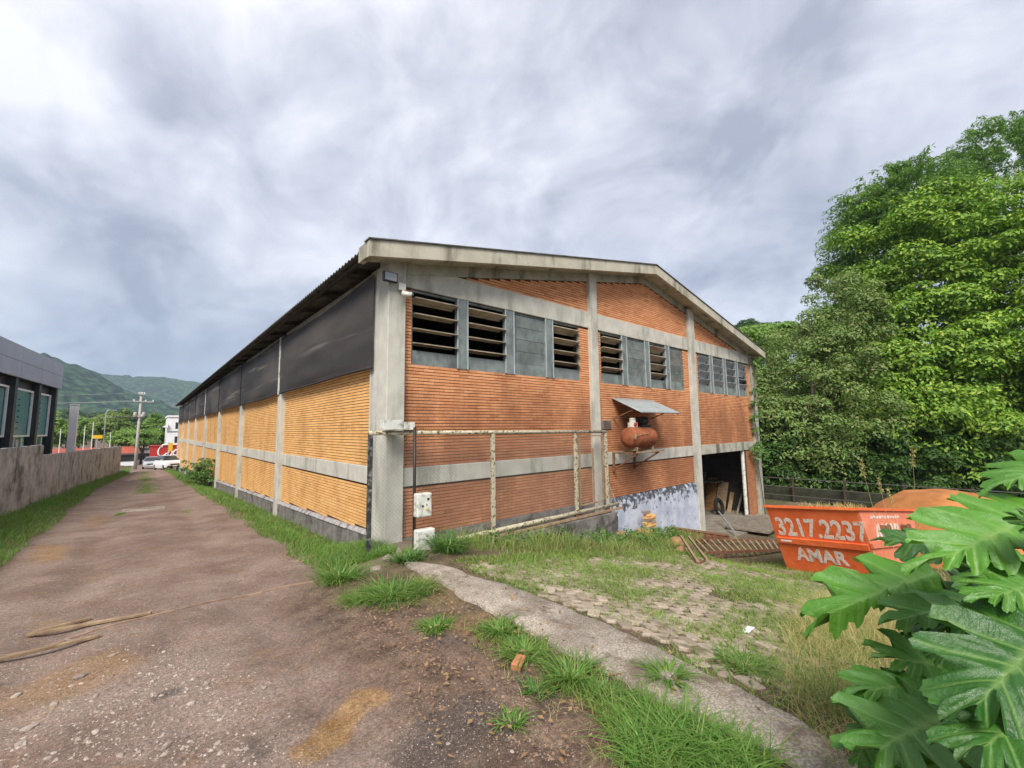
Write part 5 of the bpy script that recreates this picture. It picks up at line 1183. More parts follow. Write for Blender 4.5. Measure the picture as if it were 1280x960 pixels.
RW = thing('retaining_wall', 'low mossy wall behind the rail fence, coloured dark to carry the shade under the trees', 'wall', (23.9, -3, -2))
M['shade_wall'] = simple('shade_toned_mossy_wall', (.045, .045, .032), .95, .4, 3, .01, dirt=(.03, .05, .018), dirt_amt=.7)  # tree shadow painted in as a dark base colour, mossy green over it
for i in range(nf-1):
    p, q = fa+(fbp-fa)*i/(nf-1), fa+(fbp-fa)*(i+1)/(nf-1); zp, zq = float(ground_z(p[0]+.4, p[1])), float(ground_z(q[0]+.4, q[1]))
    m_ = MB(); m_.prism([(p[0]+.25, p[1]-.01, zp-.4), (q[0]+.25, q[1]+.01, zq-.4), (q[0]+.25, q[1]+.01, zq+.75), (p[0]+.25, p[1]-.01, zp+.75)], (.25, 0, 0)); m_.build('panel', M['shade_wall'], RW)
# ---------------------------------------------------------------- trees
def leaf_quads(C, out, L, Wd_, rs, droop=.35):
    """folded diamond leaves at C facing roughly along 'out'"""
    n = len(C); out = out/np.linalg.norm(out, axis=1, keepdims=True)
    rv = rs.normal(size=(n, 3)); t = np.cross(out, rv); t /= np.linalg.norm(t, axis=1, keepdims=True)+1e-9
    t[:, 2] -= droop; t /= np.linalg.norm(t, axis=1, keepdims=True)
    s = np.cross(t, out); s /= np.linalg.norm(s, axis=1, keepdims=True)+1e-9; nn = np.cross(s, t)
    V = np.zeros((n, 4, 3)); l = L[:, None]; w = Wd_[:, None]
    V[:, 0] = C; V[:, 1] = C+t*l*.48+s*w*.5+nn*w*.14; V[:, 2] = C+t*l; V[:, 3] = C+t*l*.48-s*w*.5+nn*w*.14
    b = np.arange(n)[:, None]*4
    return V.reshape(-1, 3), np.concatenate([b+np.array([[0, 1, 2]]), b+np.array([[0, 2, 3]])])
def clump_leaves(cc, rr, per, L, rs, flat=.55, up=.6, droop=.35, wr=.5):
    m = len(cc); n = m*per; d = rs.normal(size=(n, 3)); d /= np.linalg.norm(d, axis=1, keepdims=True)
    low = rs.rand(n) < .75; d[:, 2] = np.where(low, np.abs(d[:, 2]), d[:, 2])
    r = np.repeat(rr, per)[:, None]*(.55+.5*rs.rand(n, 1)**.6)
    off = d*r; off[:, 2] *= flat; C = np.repeat(cc, per, 0)+off
    o = d+np.array([0, 0, up])+rs.normal(size=(n, 3))*.35
    LL = L*(.6+.8*rs.rand(n)); return leaf_quads(C, o, LL, LL*wr, rs, droop)
def shell(center, radii, m, rs, inner=.25, noise=.16, zmin=-.9, cam_bias=.35, seed=0):
    out = []; center = np.array(center); radii = np.array(radii); tc = CAM-center; tc /= np.linalg.norm(tc)
    while len(out) < m:
        d = rs.normal(size=3); d /= np.linalg.norm(d)
        if d[2] < zmin or (d@tc < -.25 and rs.rand() > cam_bias): continue
        f = 1+noise*(math.sin(d[0]*5+seed)+math.sin(d[1]*6+seed*2)+math.sin(d[2]*7+seed*3))*.6
        rad = f*(1-inner*rs.rand()**2.2); out.append(center+d*radii*rad)
    return np.array(out)
def tree(name, label, base, lobes, mat, L, per, clump_r, trunk_r, cat='tree', group=None, seed=1, flat=.55, up=.6, droop=.35, wr=.5, inner=.3, bark='bark', limbs=9, noise=.16):
    rs = RS(seed); base = np.array(base, float); T = thing(name, label, cat, base, group); cc = []; 
    for (c_, r_, m) in lobes: cc.append(shell(c_, r_, m, rs, inner, noise, seed=seed))
    cc = np.concatenate(cc); gz_ = ground_z(cc[:, 0], cc[:, 1]); cc[:, 2] = np.maximum(cc[:, 2], gz_+.4)
    rr = clump_r*(.6+.8*rs.rand(len(cc)))
    V2, F2 = clump_leaves(cc, rr, per, L, rs, flat, up, droop, wr); np_mesh('crown', V2, [F2], M[mat], T)
    mid = np.mean([np.array(l[0]) for l in lobes], 0); top = base+(mid-base)*np.array([1, 1, 1.15])
    m_ = MB(); pts = [base-np.array([0, 0, .4]), base+(mid-base)*.35+rs.normal(0, .12, 3), base+(mid-base)*.75+rs.normal(0, .2, 3), top]
    m_.tube(pts, [trunk_r*1.25, trunk_r*.9, trunk_r*.6, trunk_r*.2], 10); m_.build('trunk', M[bark], T, True)
    pick = cc[rs.choice(len(cc), min(limbs, len(cc)), replace=False)]
    for p in pick:
        u = .3+.5*rs.rand(); a = base+(mid-base)*u; k1 = a+(p-a)*.5+np.array([0, 0, .08*np.linalg.norm(p-a)])
        m_ = MB(); m_.tube([a, k1, a+(p-a)*.95], [trunk_r*.4, trunk_r*.22, trunk_r*.06], 6); m_.build('limb', M[bark], T, True)
    return T
def gb(x, y): return np.array([x, y, float(ground_z(x, y))])
cA = at(1215, 425, 31.)
tree('broadleaf_tree', 'huge bright green broadleaf tree with layered drooping foliage behind the skip', gb(cA[0], cA[1]), [(cA, (9.6, 9.6, 10.2), 900), (cA, (7.4, 7.4, 8.4), 260), (at(1120, 520, 28.), (4.2, 4.2, 4.6), 190), (at(1330, 430, 30.), (7, 7, 9), 240)], 'leaf_big', .25, 230, 1.25, .55, seed=3, flat=.5, up=.7, droop=.55, limbs=14)
cC = at(1015, 520, 28.)
tree('scrubby_tree', 'greyish green twiggy tree beside the end of the warehouse', gb(cC[0], cC[1]), [(cC, (4.0, 4.0, 4.6), 230), (at(1050, 410, 29.), (2.6, 2.6, 3.0), 70), (at(985, 560, 27), (2.2, 2.6, 3.0), 90)], 'leaf_scrub', .19, 190, .85, .28, seed=9, flat=.8, up=.3, limbs=26, inner=.5)
cD = at(980, 458, 36.)
tree('pale_green_tree', 'pale yellow-green bushy tree peeping over the warehouse roof end', gb(cD[0], cD[1]), [(cD, (3.8, 3.8, 4.2), 200), (at(962, 510, 36.), (2.2, 2.2, 4.4), 80)], 'leaf_pale', .26, 110, .8, .22, seed=12)
# feathery crowns: arching sprays set with leaflets
def feathery(name, label, centre, radii, n_sp, seed, L=.30):
    rs = RS(seed); c_ = np.array(centre); T = thing(name, label, 'tree', gb(c_[0], c_[1])); Vs, Fs, o_ = [], [], 0
    st = shell(c_, np.array(radii)*.82, n_sp, rs, .5, .1, zmin=-.5, seed=seed); C, Oo = [], []; tw = MB()
    for i, p in enumerate(st):
        d = (p-c_)/np.array(radii); d /= np.linalg.norm(d); d = d*.9+np.array([0, 0, .45])+rs.normal(0, .22, 3); d /= np.linalg.norm(d); ln = rs.uniform(1.2, 2.9); side = np.cross(d, (0, 0, 1.)); side /= np.linalg.norm(side)+1e-9
        pts = []
        for u in np.linspace(0, 1, 26):
            q = p+d*ln*u+np.array([0, 0, -1.0])*ln*.55*u**2.3; pts.append(q)
            for s in (-1, 1): C.append(q+side*s*.05); Oo.append(side*s*.5+np.array([0, 0, 1.])+rs.normal(0, .35, 3))
        if i % 4 == 0: tw.tube(pts[::5], [.02, .016, .012, .008, .004, .003][:len(pts[::5])], 3)
    C = np.array(C)+rs.normal(0, .05, (len(C), 3)); LL = L*(.6+.7*rs.rand(len(C))); V2, F2 = leaf_quads(C, np.array(Oo), LL, LL*.26, rs, .55); np_mesh('crown', V2, [F2], M['leaf_feather'], T)
    m_ = MB(); b = gb(c_[0], c_[1]); m_.tube([b-[0, 0, .3], b+(c_-b)*.5+[.2, .1, 0], c_, c_+[0, 0, radii[2]*.5]], [.3, .22, .15, .04], 8); m_.build('trunk', M['bark'], T, True); tw.build('twigs', M['bark'], T)
cB = at(1130, 285, 33.); feathery('feathery_tree', 'slender tree with arching feathery sprays against the sky', cB, (4.2, 4.2, 4.6), 800, 5)
cB2 = at(1285, 225, 35.); feathery('feathery_tree', 'tall feathery topped tree rising above the big broadleaf crown', cB2, (6.4, 6.4, 6.2), 900, 6)
# understorey bushes along the fence
for i, (x, y, z, r, h_) in enumerate(((968, 585, 26.5, 1.7, 2.6), (1000, 590, 27, 1.9, 2.6), (1040, 588, 26, 1.8, 2.4), (1085, 590, 25.5, 1.9, 2.6), (1130, 585, 25, 2.0, 3.0), (1180, 590, 25, 2.1, 3.2), (1235, 590, 25, 2.2, 3.4), (1290, 590, 25, 2.2, 3.4))):
    c_ = at(x, y, z); g = float(ground_z(c_[0], c_[1])); c_[2] = g+h_*.75
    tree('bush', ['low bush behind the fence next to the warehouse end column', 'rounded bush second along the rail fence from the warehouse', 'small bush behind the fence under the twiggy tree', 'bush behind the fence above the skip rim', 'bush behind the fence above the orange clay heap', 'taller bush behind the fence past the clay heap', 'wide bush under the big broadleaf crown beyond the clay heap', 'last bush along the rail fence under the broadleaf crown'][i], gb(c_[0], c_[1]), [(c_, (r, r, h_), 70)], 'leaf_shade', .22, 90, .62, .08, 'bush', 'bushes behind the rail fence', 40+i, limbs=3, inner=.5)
# far dark trees past the roof
for i, (x, y, r, lab, z) in enumerate(((957, 420, 3.6, 'dark round evergreen showing above the far roof edge', 78), (936, 413, 3.2, 'dull grey-green tree behind the dark round evergreen', 95))):
    c_ = at(x, y, z); tree('evergreen_tree', lab, gb(c_[0], c_[1]), [(c_, (r, r, r*.62), 120), (c_-np.array([0, 0, 3.0]), (r*.8, r*.8, 3), 60)], 'leaf_pine' if i == 0 else 'leaf_shade', .42, 60, .75, .25, seed=60+i, limbs=5)
for i, (x, y, z, r) in enumerate(((930, 470, 60, 5), (905, 460, 75, 6))):
    c_ = at(x, y, z); tree('evergreen_tree', ['tall evergreen hidden mostly by the far roof slope', 'broad evergreen standing well behind the roof slope'][i], gb(c_[0], c_[1]), [(c_, (r, r, 6), 90)], 'leaf_pine', .5, 50, 1.2, .3, seed=70+i, limbs=4)
# street trees at the end of the lane
ST = [(84, 542, 100, 22, 20, 'leaf_mid'), (118, 536, 118, 26, 24, 'leaf_mid'), (142, 534, 104, 24, 24, 'leaf_scrub'), (160, 548, 96, 20, 16, 'leaf_mid'), (196, 534, 118, 24, 20, 'leaf_mid'), (178, 548, 92, 14, 14, 'leaf_pale'), (190, 546, 98, 14, 14, 'leaf_mid'), (228, 536, 120, 22, 20, 'leaf_mid'), (60, 540, 125, 24, 24, 'leaf_mid'), (20, 536, 130, 26, 26, 'leaf_mid'), (250, 540, 140, 26, 20, 'leaf_mid'), (150, 528, 150, 30, 18, 'leaf_pine'), (100, 528, 160, 30, 18, 'leaf_pine')]
for i, (x, y, Yt, w, h_, mt) in enumerate(ST):
    c_ = onY(x, y, Yt); rx = w/905*(Yt+7.6)*.95; rz = h_/693*(Yt+7.6)*.62
    c_[2] = max(c_[2], float(ground_z(c_[0], Yt))+rz*.9)
    tree('street_tree', {'leaf_mid': 'rounded mid-green leafy tree at the street end of the lane below the hills', 'leaf_scrub': 'olive-tinged spreading tree beside the street lamp', 'leaf_pale': 'small pale green tree at the foot of the utility pole', 'leaf_pine': 'darker evergreen among the street trees below the hills'}[mt], gb(c_[0], c_[1]), [(c_, (rx, rx, rz), 110)], mt, .42, 60, rx*.26, .2, 'tree', 'trees along the street below the hills', 80+i, limbs=4, noise=.3)

# ---------------------------------------------------------------- shrub, creeper, weeds, grass
c_ = gp(258, 608)+np.array([0, 0, .75]); c_[0] = -.55
tree('shrub', 'leafy green shrub growing at the foot of the side wall', gb(c_[0], c_[1]), [(c_+np.array([-.05, 0, .1]), (.62, 1.2, .95), 110), (c_+np.array([-.1, 2.2, -.3]), (.55, 1.2, .55), 50)], 'weed', .12, 34, .20, .03, 'shrub', None, 100, limbs=10, inner=.85, noise=.45)
cr = MB(); pts = [np.array([17.85, -.08, .2]), np.array([18.0, -.1, 1.2]), np.array([17.75, -.08, 2.4]), np.array([18.1, -.08, 3.6]), np.array([18.2, -.1, 5.0])]
T = thing('creeper', 'thin leafy creeper climbing the stained end column', 'creeper', (17.9, -.05, -2)); cr.tube([np.array([18.3, -.06, -2.0])]+pts, .018, 5); cr.build('stem', M['bark'], T)
rs = RS(101); ccs = np.array([pts[0]+[-.35, -.1, .35], pts[0]+[.1, -.1, .5], pts[0]+[-.5, -.1, .75], pts[1]+[-.1, -.05, -.1], pts[1]+[0, 0, .6], pts[2], pts[2]+[.1, 0, .6], pts[3], pts[4]+[0, 0, -.3], pts[4]]); V2, F2 = clump_leaves(ccs, np.array([.38, .34, .25, .24, .2, .22, .2, .22, .3, .26]), 42, .16, rs, .9, .3); np_mesh('foliage', V2, [F2], M['weed'], T)

def region(name, label, P, h0, h1, w0, w1, mat, rs, l0=.2, l1=.9, cat='grass', kind='stuff', yaw=None):
    n = len(P); V2, F2 = blades(P, h0+(h1-h0)*rs.rand(n)**1.4, w0+(w1-w0)*rs.rand(n), l0+(l1-l0)*rs.rand(n), rs)
    return tag(np_mesh(name, V2, F2, M[mat]), label, cat, None, kind)
def lift(q): return np.column_stack([q, ground_z(q[:, 0], q[:, 1])-.01])
rs = RS(200)
# far verge under the boundary wall
n = 26000; Y = 3+62*rs.rand(n)**1.9; lo = wall_x(Y)+.03; hi = -5.28+.9*smooth(24, 52, Y)+.15*vnoise(Y, Y*0, 1.3, 3)+.10; X = lo+(hi-lo)*rs.rand(n)**.9; P = lift(np.column_stack([X, Y])); sc_ = 1+Y/40
tall = 1-.65*(X-lo)/(hi-lo); V2, F2 = blades(P, (.14+.40*rs.rand(n))*tall*(.8+.5*vnoise(X, Y, 1.5, 7)), (.007+.01*rs.rand(n))*sc_, .3+.8*rs.rand(n), rs); tag(np_mesh('grass', V2, F2, M['grass']), 'lush green verge grass below the boundary wall', 'grass', None, 'stuff')
# verge along the side wall
n = 42000; Y = -.6+58*rs.rand(n)**2.1; hi = .0-.0*Y; lo = -1.32+.18*vnoise(Y, Y*0, .9, 13)+.0*Y; X = lo+(hi-lo)*rs.rand(n); kx = vnoise(X, Y, .7, 17) > rs.uniform(-.9, .15, n); X, Y = X[kx], Y[kx]; n = len(X); P = lift(np.column_stack([X, Y])); sc_ = 1+Y/35
V2, F2 = blades(P, (.05+.20*rs.rand(n)**1.5)*(.9+.5*vnoise(X, Y, .8, 4)), (.005+.008*rs.rand(n))*sc_, .4+1.0*rs.rand(n), rs); tag(np_mesh('grass', V2, F2, M['grass']), 'patchy grass verge between the lane and the side wall', 'grass', None, 'stuff')
# strip down the middle of the lane, further off
n = 3500; Y = 20+35*rs.rand(n)**1.5; X = -3.05+.35*rs.normal(size=n)*.7; kx = vnoise(X, Y, 2.0, 23) > -.1; P = lift(np.column_stack([X[kx], Y[kx]])); region('grass', 'short grass strip between the wheel ruts of the lane', P, .04, .13, .012, .025, 'grass', rs)
for i, (x, y, r, m_n, mt) in enumerate(((150, 643, .22, 260, 'grass'), (183, 600, .3, 200, 'grass'), (235, 640, .25, 160, 'grass_dull'))):
    p = gp(x, y); q = p[:2]+rs.normal(0, r*.5, (m_n, 2))*np.array([.6, 1.6]); o = region('grass_patch', ['small grass patch beside the concrete drain slab', 'grass patch further along between the lane ruts', 'thin yellowing grass patch on the lane beside the slab'][i], lift(q), .03, .10, .006, .014, mt, rs, kind=None)
# weeds under the gate and along the gable
q = sample_poly(np.array([(.9, -.5), (6.6, -.5), (9.8, -.3), (9.8, -1.3), (6.5, -2.0), (3.0, -1.75), (1.0, -1.2)]), 9000, rs); P = lift(q); n = len(q)
V2, F2 = blades(P, (.06+.50*rs.rand(n)**2.4)*np.clip(.75+1.1*vnoise(q[:, 0], q[:, 1], .7, 2), .2, 2), .006+.012*rs.rand(n), .25+.8*rs.rand(n), rs); tag(np_mesh('grass', V2, F2, M['grass_dull']), 'tall tangled weeds growing under the gate rail', 'grass', None, 'stuff')
q = sample_poly(np.array([(.9, -.45), (6.6, -.5), (9.8, -.3), (9.5, -1.1), (6.5, -1.6), (3.0, -1.3)]), 150, rs); ccs = lift(q)+np.array([0, 0, 1.])*(.04+.26*rs.rand(len(q))**2)[:, None]; V2, F2 = clump_leaves(ccs, .08+.12*rs.rand(len(ccs)), 20, .075, rs, 1.0, .4); tag(np_mesh('weeds', V2, [F2], M['weed']), 'broad-leaved weeds among the tall grass by the gate', 'weeds', None, 'stuff')
# yard grass between the pavers
yp = gpoly([(560, 702), (700, 690), (860, 690), (1010, 705), (1090, 760), (1080, 880), (1030, 930), (960, 905), (880, 855), (815, 808), (720, 768), (640, 738)])
q = sample_poly(yp, 80000, rs); kx = vnoise(q[:, 0], q[:, 1], .8, 71)+.6*vnoise(q[:, 0], q[:, 1], .2, 72) > rs.uniform(-.62, .22, len(q)); q = q[kx]; P = lift(q); n = len(q); dn = np.clip(np.array(depth(P)), 1.5, 9)
V2, F2 = blades(P, (.04+.13*rs.rand(n)**1.6)*(.8+.6*vnoise(q[:, 0], q[:, 1], .8, 71)), 0.006+.009*rs.rand(n), .4+1.0*rs.rand(n), rs); tag(np_mesh('grass', V2, F2, M['grass_yard']), 'short tufty grass growing between the yard pavers', 'grass', None, 'stuff')
q = np.column_stack([rs.uniform(6, 23, 9000), rs.uniform(-9, -1.2, 9000)]); q = q[vnoise(q[:, 0], q[:, 1], 1.1, 75) > rs.uniform(-.6, .5, len(q))]; region('grass', 'rough grass over the lower yard around the skip', lift(q), .05, .22, .008, .016, 'grass_dull', rs)
jc = []
for (x, y) in cand:
    for q_ in range(9):
        t_ = rs.rand()*6.283; jc.append((x+ca*math.cos(t_)*plen*.52-sa*math.sin(t_)*pw*.52, y+sa*math.cos(t_)*plen*.52+ca*math.sin(t_)*pw*.52))
region('grass', 'fine grass sprouting along the paver joints', lift(np.array(jc)), .02, .07, .004, .009, 'grass_yard', rs)
q = np.column_stack([rs.uniform(.6, 22, 16000), rs.uniform(-15, -6.2, 16000)]); q = q[(vnoise(q[:, 0], q[:, 1], 1.4, 79) > rs.uniform(-.8, .4, len(q))) & ((q[:, 0] > 2.2) | (q[:, 1] < -7.4)) & (np.hypot(q[:, 0]-hc[0], q[:, 1]-hc[1]) > 2.8)]; region('grass', 'rough yellowing grass over the upper yard behind the lobed plant', lift(q), .08, .32, .008, .018, 'grass_dull', rs)
# single tufts
def tuft(x, y, r, n, h0, h1, label, mat='grass', w=.016, asp=1.0, name='grass_tuft'):
    p = gp(x, y); q = p[:2]+rs.normal(0, r*.45, (n, 2)); P = lift(q); dv_ = q-p[:2]; yaw = np.arctan2(dv_[:, 1], dv_[:, 0])+rs.normal(0, .7, n)
    V2, F2 = blades(P, h0+(h1-h0)*rs.rand(n), w*(.6+.8*rs.rand(n)), .6+1.5*rs.rand(n), rs, yaw=yaw, nseg=4); return tag(np_mesh(name, V2, F2, M[mat]), label, 'grass tuft')
tuft(490, 746, .42, 620, .12, .28, 'broad spreading grass tuft on the soil by the gate corner')
tuft(452, 752, .22, 220, .08, .2, 'low grass tuft at the lane edge beside the broad one')
tuft(545, 786, .12, 240, .06, .15, 'small grass tuft on bare soil below the broad one')
tuft(528, 738, .2, 200, .1, .2, 'grass tuft at the top end of the concrete strip', 'grass_dull')
tuft(625, 790, .2, 420, .05, .14, 'mossy grass tuft along the upper soil bank')
tuft(655, 818, .2, 420, .06, .16, 'grass tuft on the soil bank beside the broken brick')
tuft(715, 852, .15, 220, .12, .24, 'star-shaped wide-bladed grass tuft at the edge of the strip', w=.018)
tuft(835, 852, .09, 200, .10, .20, 'lone grass tuft growing through the concrete strip', 'grass')
tuft(640, 905, .10, 90, .04, .10, 'tiny sprig of grass on the dark gravel')
tuft(672, 866, .10, 120, .05, .10, 'small dark weed tuft under the broken brick', 'weed')
tuft(930, 835, .22, 420, .06, .15, 'leafy green tuft on the far edge of the strip')
tuft(425, 725, .3, 420, .10, .34, 'tall grass tuft around the gate post foot')
tuft(560, 690, .22, 260, .2, .5, 'tall leafy weed clump beside the lower meter box', 'weed', w=.025, name='weed_clump')
tuft(510, 700, .25, 200, .1, .25, 'low creeping weeds below the meter box', 'weed', w=.03, name='weed_clump')
q = sample_poly(gpoly([(738, 858), (790, 872), (870, 908), (975, 962), (900, 1010), (790, 990), (762, 920)]), 2600, rs); n = len(q)
V2, F2 = blades(lift(q), (.05+.22*rs.rand(n))*(.75+.7*vnoise(q[:, 0], q[:, 1], .4, 5)), .008+.010*rs.rand(n), .6+1.3*rs.rand(n), rs, nseg=4); tag(np_mesh('grass', V2, F2, M['grass']), 'thick bright grass along the near side of the concrete strip', 'grass', None, 'stuff')
q = sample_poly(gpoly([(690, 835), (745, 865), (790, 900), (770, 940), (735, 890), (690, 860)]), 500, rs); region('grass', 'thin ragged grass on the edge of the soil bank', lift(q), .05, .18, .007, .012, 'grass_dull', rs)
q = sample_poly(gpoly([(560, 770), (640, 780), (760, 850), (980, 960), (780, 990), (640, 860)]), 700, rs); region('grass', 'dead straw strands lying among the near grass', lift(q), .03, .16, .003, .006, 'grass_dry', rs, .8, 2.2)
M['dead_leaf'] = leaf('dead_leaf', (.20, .11, .05), (.34, .21, .10), (.12, .07, .035), trans=.1)
q = np.concatenate([sample_poly(gpoly([(430, 740), (620, 730), (1000, 920), (900, 960), (560, 960)]), 420, rs), sample_poly(gpoly([(330, 690), (450, 700), (420, 730), (300, 680)]), 120, rs), sample_poly(yp, 260, rs)])
V2, F2 = leaf_quads(lift(q)+np.array([0, 0, .05]), np.column_stack([rs.normal(0, .3, (len(q), 2)), np.ones(len(q))]), .03+.04*rs.rand(len(q)), .015+.02*rs.rand(len(q)), rs, 0); tag(np_mesh('fallen_leaves', V2, [F2], M['dead_leaf']), 'brown fallen leaves scattered on soil, strip and pavers', 'leaf litter', None, 'stuff')
# dry grass bank
dp = gpoly([(985, 790), (1040, 740), (1130, 735), (1240, 790), (1280, 1000), (1060, 1010), (1010, 930), (975, 850)])
q = sample_poly(dp, 17000, rs); n = len(q); gl = np.exp(-((q-gp(1075, 790)[:2])**2).sum(1)/1.4)
P = lift(q); V2, F2 = blades(P, (.10+.30*rs.rand(n))*(.6+.7*gl), .0025+.0035*rs.rand(n), .5+1.3*rs.rand(n), rs, nseg=4); tag(np_mesh('dry_grass', V2, F2, M['grass_dry']), 'golden dry grass bank behind the big lobed leaves', 'dry grass', None, 'stuff')
q2 = q[rs.choice(n, 4200, replace=False)]; region('grass', 'green grass mixed into the dry bank', lift(q2), .08, .34, .004, .008, 'grass', rs)
for i, (x0, y0, x1, y1) in enumerate(((1110, 760, 1075, 575), (1120, 770, 1098, 598), (1135, 770, 1140, 560), (1128, 765, 1110, 610))):
    p = gp(x0+20, y0+40); d = depth(p)+.1; q_ = at(x1, y1, d); mid = (p+q_)/2+(q_-p)*.15+np.array([.05, 0, .05]); m_ = MB(); m_.tube([p, mid, q_], [.003, .0025, .001], 4)
    T = thing('seed_stalk', 'thin dry grass stalk with a seed head standing above the bank', 'grass stalk', p, 'dry stalks above the bank'); m_.build('stalk', M['grass_dry'], T)
    cs = np.array([mid+(q_-mid)*u for u in np.linspace(.72, 1, 12)]); V2, F2 = clump_leaves(cs, np.full(12, .012), 6, .03, rs, 1, .2, 0, .25); np_mesh('seed_head', V2, [F2], M['grass_dry'], T)

# ---------------------------------------------------------------- big lobed-leaf plant by the camera
root = at(1300, 905, 2.3); root[2] = float(ground_z(root[0], root[1]))
PH = thing('lobed_leaf_plant', 'large glossy plant with deeply lobed leaves overhanging the dry grass', 'plant', root)
def lobed_leaf(base, tip, wid, nrm, curl, seed, nl=6, near=1.0, fold=.18):
    rs = RS(seed); base = np.array(base); tip = np.array(tip); a = tip-base; L = np.linalg.norm(a); a /= L; nrm = np.array(nrm, float); nrm -= a*(nrm@a); nrm /= np.linalg.norm(nrm); s = np.cross(nrm, a)
    V, Fs, vein = [], [], []; ncol = nl*10; nr = 8
    lob = rs.uniform(.80, 1.12, 2*nl+2); lob2 = rs.uniform(-.3, 1.4, 2*nl+2)
    for sd in (-1, 1):
        o = len(V)
        for i in range(ncol+1):
            x = i/ncol*nl; li = min(int(x), nl-1); ph = x-li                      # lobe index and phase 0..1
            t = .02+.86*(i/ncol)**1.0; th = math.radians(128-112*(i/ncol)**.85)       # where it leaves the midrib and which way
            env = .62*wid*L*(.55+.55*math.sin(math.pi*(.20+.62*(i/ncol)))-.40*(i/ncol)**3)*lob[li+(nl if sd > 0 else 0)]
            sh = 1-.57*abs(2*ph-1)**3.8 if not (li == nl-1 and ph > .5) else 1-.15*abs(2*ph-1)**2.6
            if li == 0 and ph < .5: sh = 1-.35*abs(2*ph-1)**2
            ln = env*sh*(1+.03*math.sin(i*2.7+seed))*(near if sd > 0 else 1)
            dirv = a*math.cos(th)+s*sd*math.sin(th)
            for j in range(nr+1):
                u = j/nr; rr = u*ln; p = base+a*(t*L)+dirv*rr
                cr_ = abs(2*ph-1); zz = fold*rr*math.sin(th)*.5 + .075*L*(cr_**1.5-.35)*min(u*1.6, 1)*.9 - curl*L*((t+u*.35*math.cos(th))**2)*.5-curl*1.1*L*(rr/L)**2 + .014*L*u*math.sin(i*1.1+seed)+.010*L*u*u*math.sin(i*2.3+j*.9+seed*2)-.10*L*u*u*lob2[li+(nl if sd > 0 else 0)]
                V.append(p+nrm*zz); vein.append(max(0, 1-abs(2*ph-1)*5.5)*(1-u)**.3 if u > .08 else 1.0-.0*ph)
        for i in range(ncol):
            for j in range(nr):
                q_ = (o+i*(nr+1)+j, o+(i+1)*(nr+1)+j, o+(i+1)*(nr+1)+j+1, o+i*(nr+1)+j+1); Fs.append(q_ if sd > 0 else q_[::-1])
    o = np_mesh('leaf', np.array(V), [np.array(Fs)], M['philo'], PH, {'vein': np.array(vein)}, True)
    m_ = MB(); mid = (base+root)/2+np.array([0, 0, .12]); hub = root+np.array([rs.uniform(-.06, .06), rs.uniform(-.06, .06), .25])
    m_.tube([hub, mid+np.array([rs.uniform(-.05, .05), rs.uniform(-.05, .05), 0]), base-nrm*.012, base+a*L*.5-nrm*curl*L*.12-nrm*.016, base+a*L*.86-nrm*curl*L*.40-nrm*.014], [.016, .013, .010, .006, .003], 6); m_.build('stalk', M['stem'], PH, True)
UPV = np.array([0, 0, 1.])
def NL(x, y, up, cam_, rgt=0.0): return UPV*up - ray(x, y)/np.linalg.norm(ray(x, y))*cam_ + RT*rgt
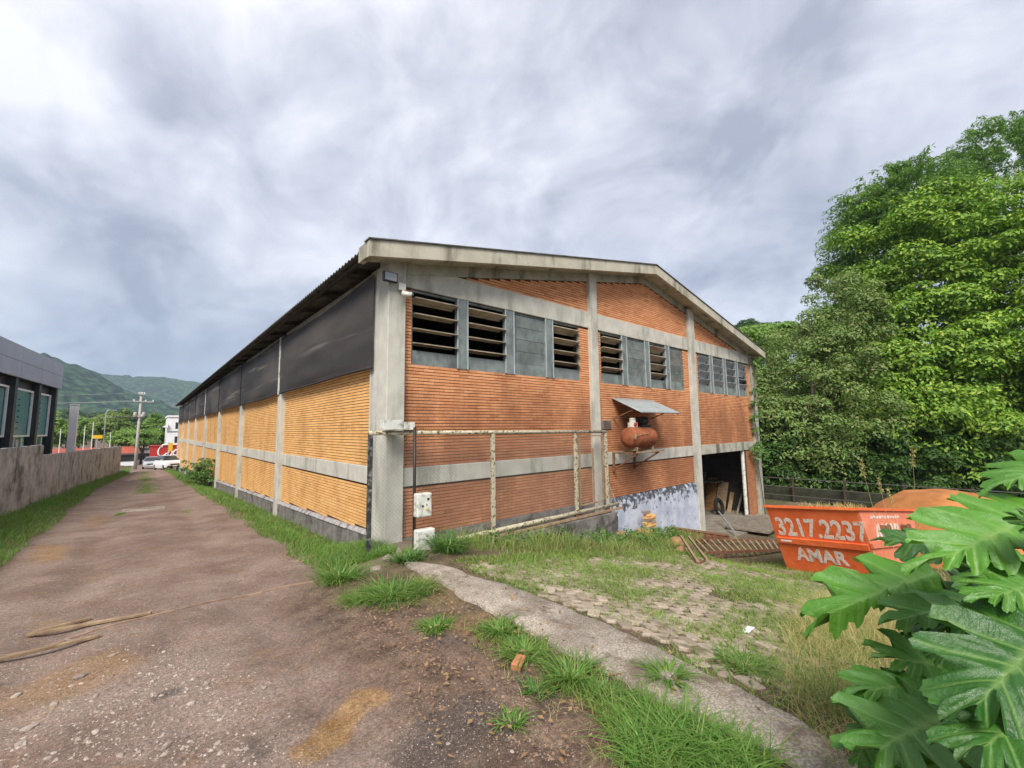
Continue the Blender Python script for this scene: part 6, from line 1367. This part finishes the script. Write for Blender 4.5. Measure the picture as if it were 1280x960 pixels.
for i, (b, bz, tpx, tz, w, nrm, cu, fo) in enumerate((
    ((1310, 640), 1.72, (1166, 698), 1.58, .66, NL(1220, 650, .55, .75, -.2), .10, .25),
    ((1172, 716), 2.25, (1018, 764), 2.05, .54, NL(1090, 715, .85, .40, -.15), .12, .15),
    ((1250, 748), 2.05, (1104, 770), 1.95, .46, NL(1170, 755, .85, .35, -.2), .12, .2),
    ((1330, 775), 1.42, (1205, 888), 1.22, .60, NL(1230, 800, .55, .8, -.25), .10, .2),
    ((1320, 725), 1.55, (1228, 745), 1.45, .62, NL(1260, 730, .6, .7, -.1), .12, .2),
    ((1188, 892), 1.75, (1088, 930), 1.55, .78, NL(1120, 890, .75, .5, -.2), .16, .3),
    ((1095, 880), 1.8, (1070, 962), 1.7, .42, NL(1070, 920, .3, .9, .3), .2, .3),
    ((1320, 878), 1.35, (1218, 928), 1.15, .56, NL(1240, 900, .7, .6, 0), .14, .2),
    ((1215, 690), 2.45, (1098, 668), 2.4, .40, NL(1150, 680, .5, .8, .1), .12, .2),
    ((1345, 575), 1.9, (1245, 602), 1.8, .52, NL(1270, 590, .6, .7, -.1), .12, .2),
    ((1230, 730), 2.5, (1160, 790), 2.35, .6, NL(1200, 740, .75, .5, .1), .2, .2),
    ((1300, 700), 2.3, (1215, 720), 2.1, .6, NL(1240, 720, .85, .3, .2), .2, .2),
    ((1290, 760), 2.4, (1180, 770), 2.2, .6, NL(1240, 760, .85, .3, .1), .2, .2),
    ((1200, 840), 2.1, (1120, 815), 2.0, .70, NL(1150, 820, .6, .6, .3), .2, .25),
    ((1230, 850), 2.2, (1160, 800), 2.1, .60, NL(1190, 820, .6, .6, .3), .2, .25),
    ((1180, 860), 1.95, (1078, 850), 1.8, .55, NL(1130, 850, .8, .4, .2), .2, .25),
    ((1260, 910), 1.8, (1180, 960), 1.6, .7, NL(1210, 930, .8, .4, 0), .2, .2),
    ((1345, 690), 1.5, (1275, 640), 1.45, .4, NL(1290, 660, .3, .9, .3), .2, .2),
    ((1345, 960), 1.5, (1270, 1000), 1.3, .7, NL(1300, 970, .8, .4, 0), .15, .2),
    ((1400, 700), 1.9, (1480, 640), 1.8, .6, NL(1440, 680, .7, .5, .3), .15, .2),
    ((1400, 850), 1.8, (1500, 880), 1.7, .65, NL(1440, 850, .8, .4, .3), .15, .2),
    ((1160, 950), 1.9, (1090, 985), 1.8, .6, NL(1100, 970, .7, .5, 0), .2, .2))):
    lobed_leaf(at(*b, bz), at(*tpx, tz), w, nrm, cu, 300+i, nl=6 if w > .5 else 5, near={0: .5, 1: .16, 2: .3, 3: .85, 4: .5, 9: .5}.get(i, .9), fold=fo)
m_ = MB(); m_.tube([root-UPV*.1, root+UPV*.3, root+np.array([.03, .02, .55])], [.06, .05, .03], 10); m_.build('stem', M['bark'], PH, True)

# ---------------------------------------------------------------- air between here and the hills
hz_m = bpy.data.materials.new('thin_haze'); hz_m.use_nodes = True; ht = hz_m.node_tree; ht.nodes.clear(); ho = ht.nodes.new('ShaderNodeOutputMaterial'); hv = ht.nodes.new('ShaderNodeVolumePrincipled'); ht.links.new(hv.outputs[0], ho.inputs['Volume'])
hv.inputs['Color'].default_value = (.66, .82, 1, 1); hv.inputs['Density'].default_value = .00022; hv.inputs['Anisotropy'].default_value = 0
m_ = MB(); m_.box((-3500, -3000, -40), (3500, 3600, 420)); o = m_.build('haze', hz_m); tag(o, 'thin bluish haze over the distant hills', 'haze', None, 'stuff')
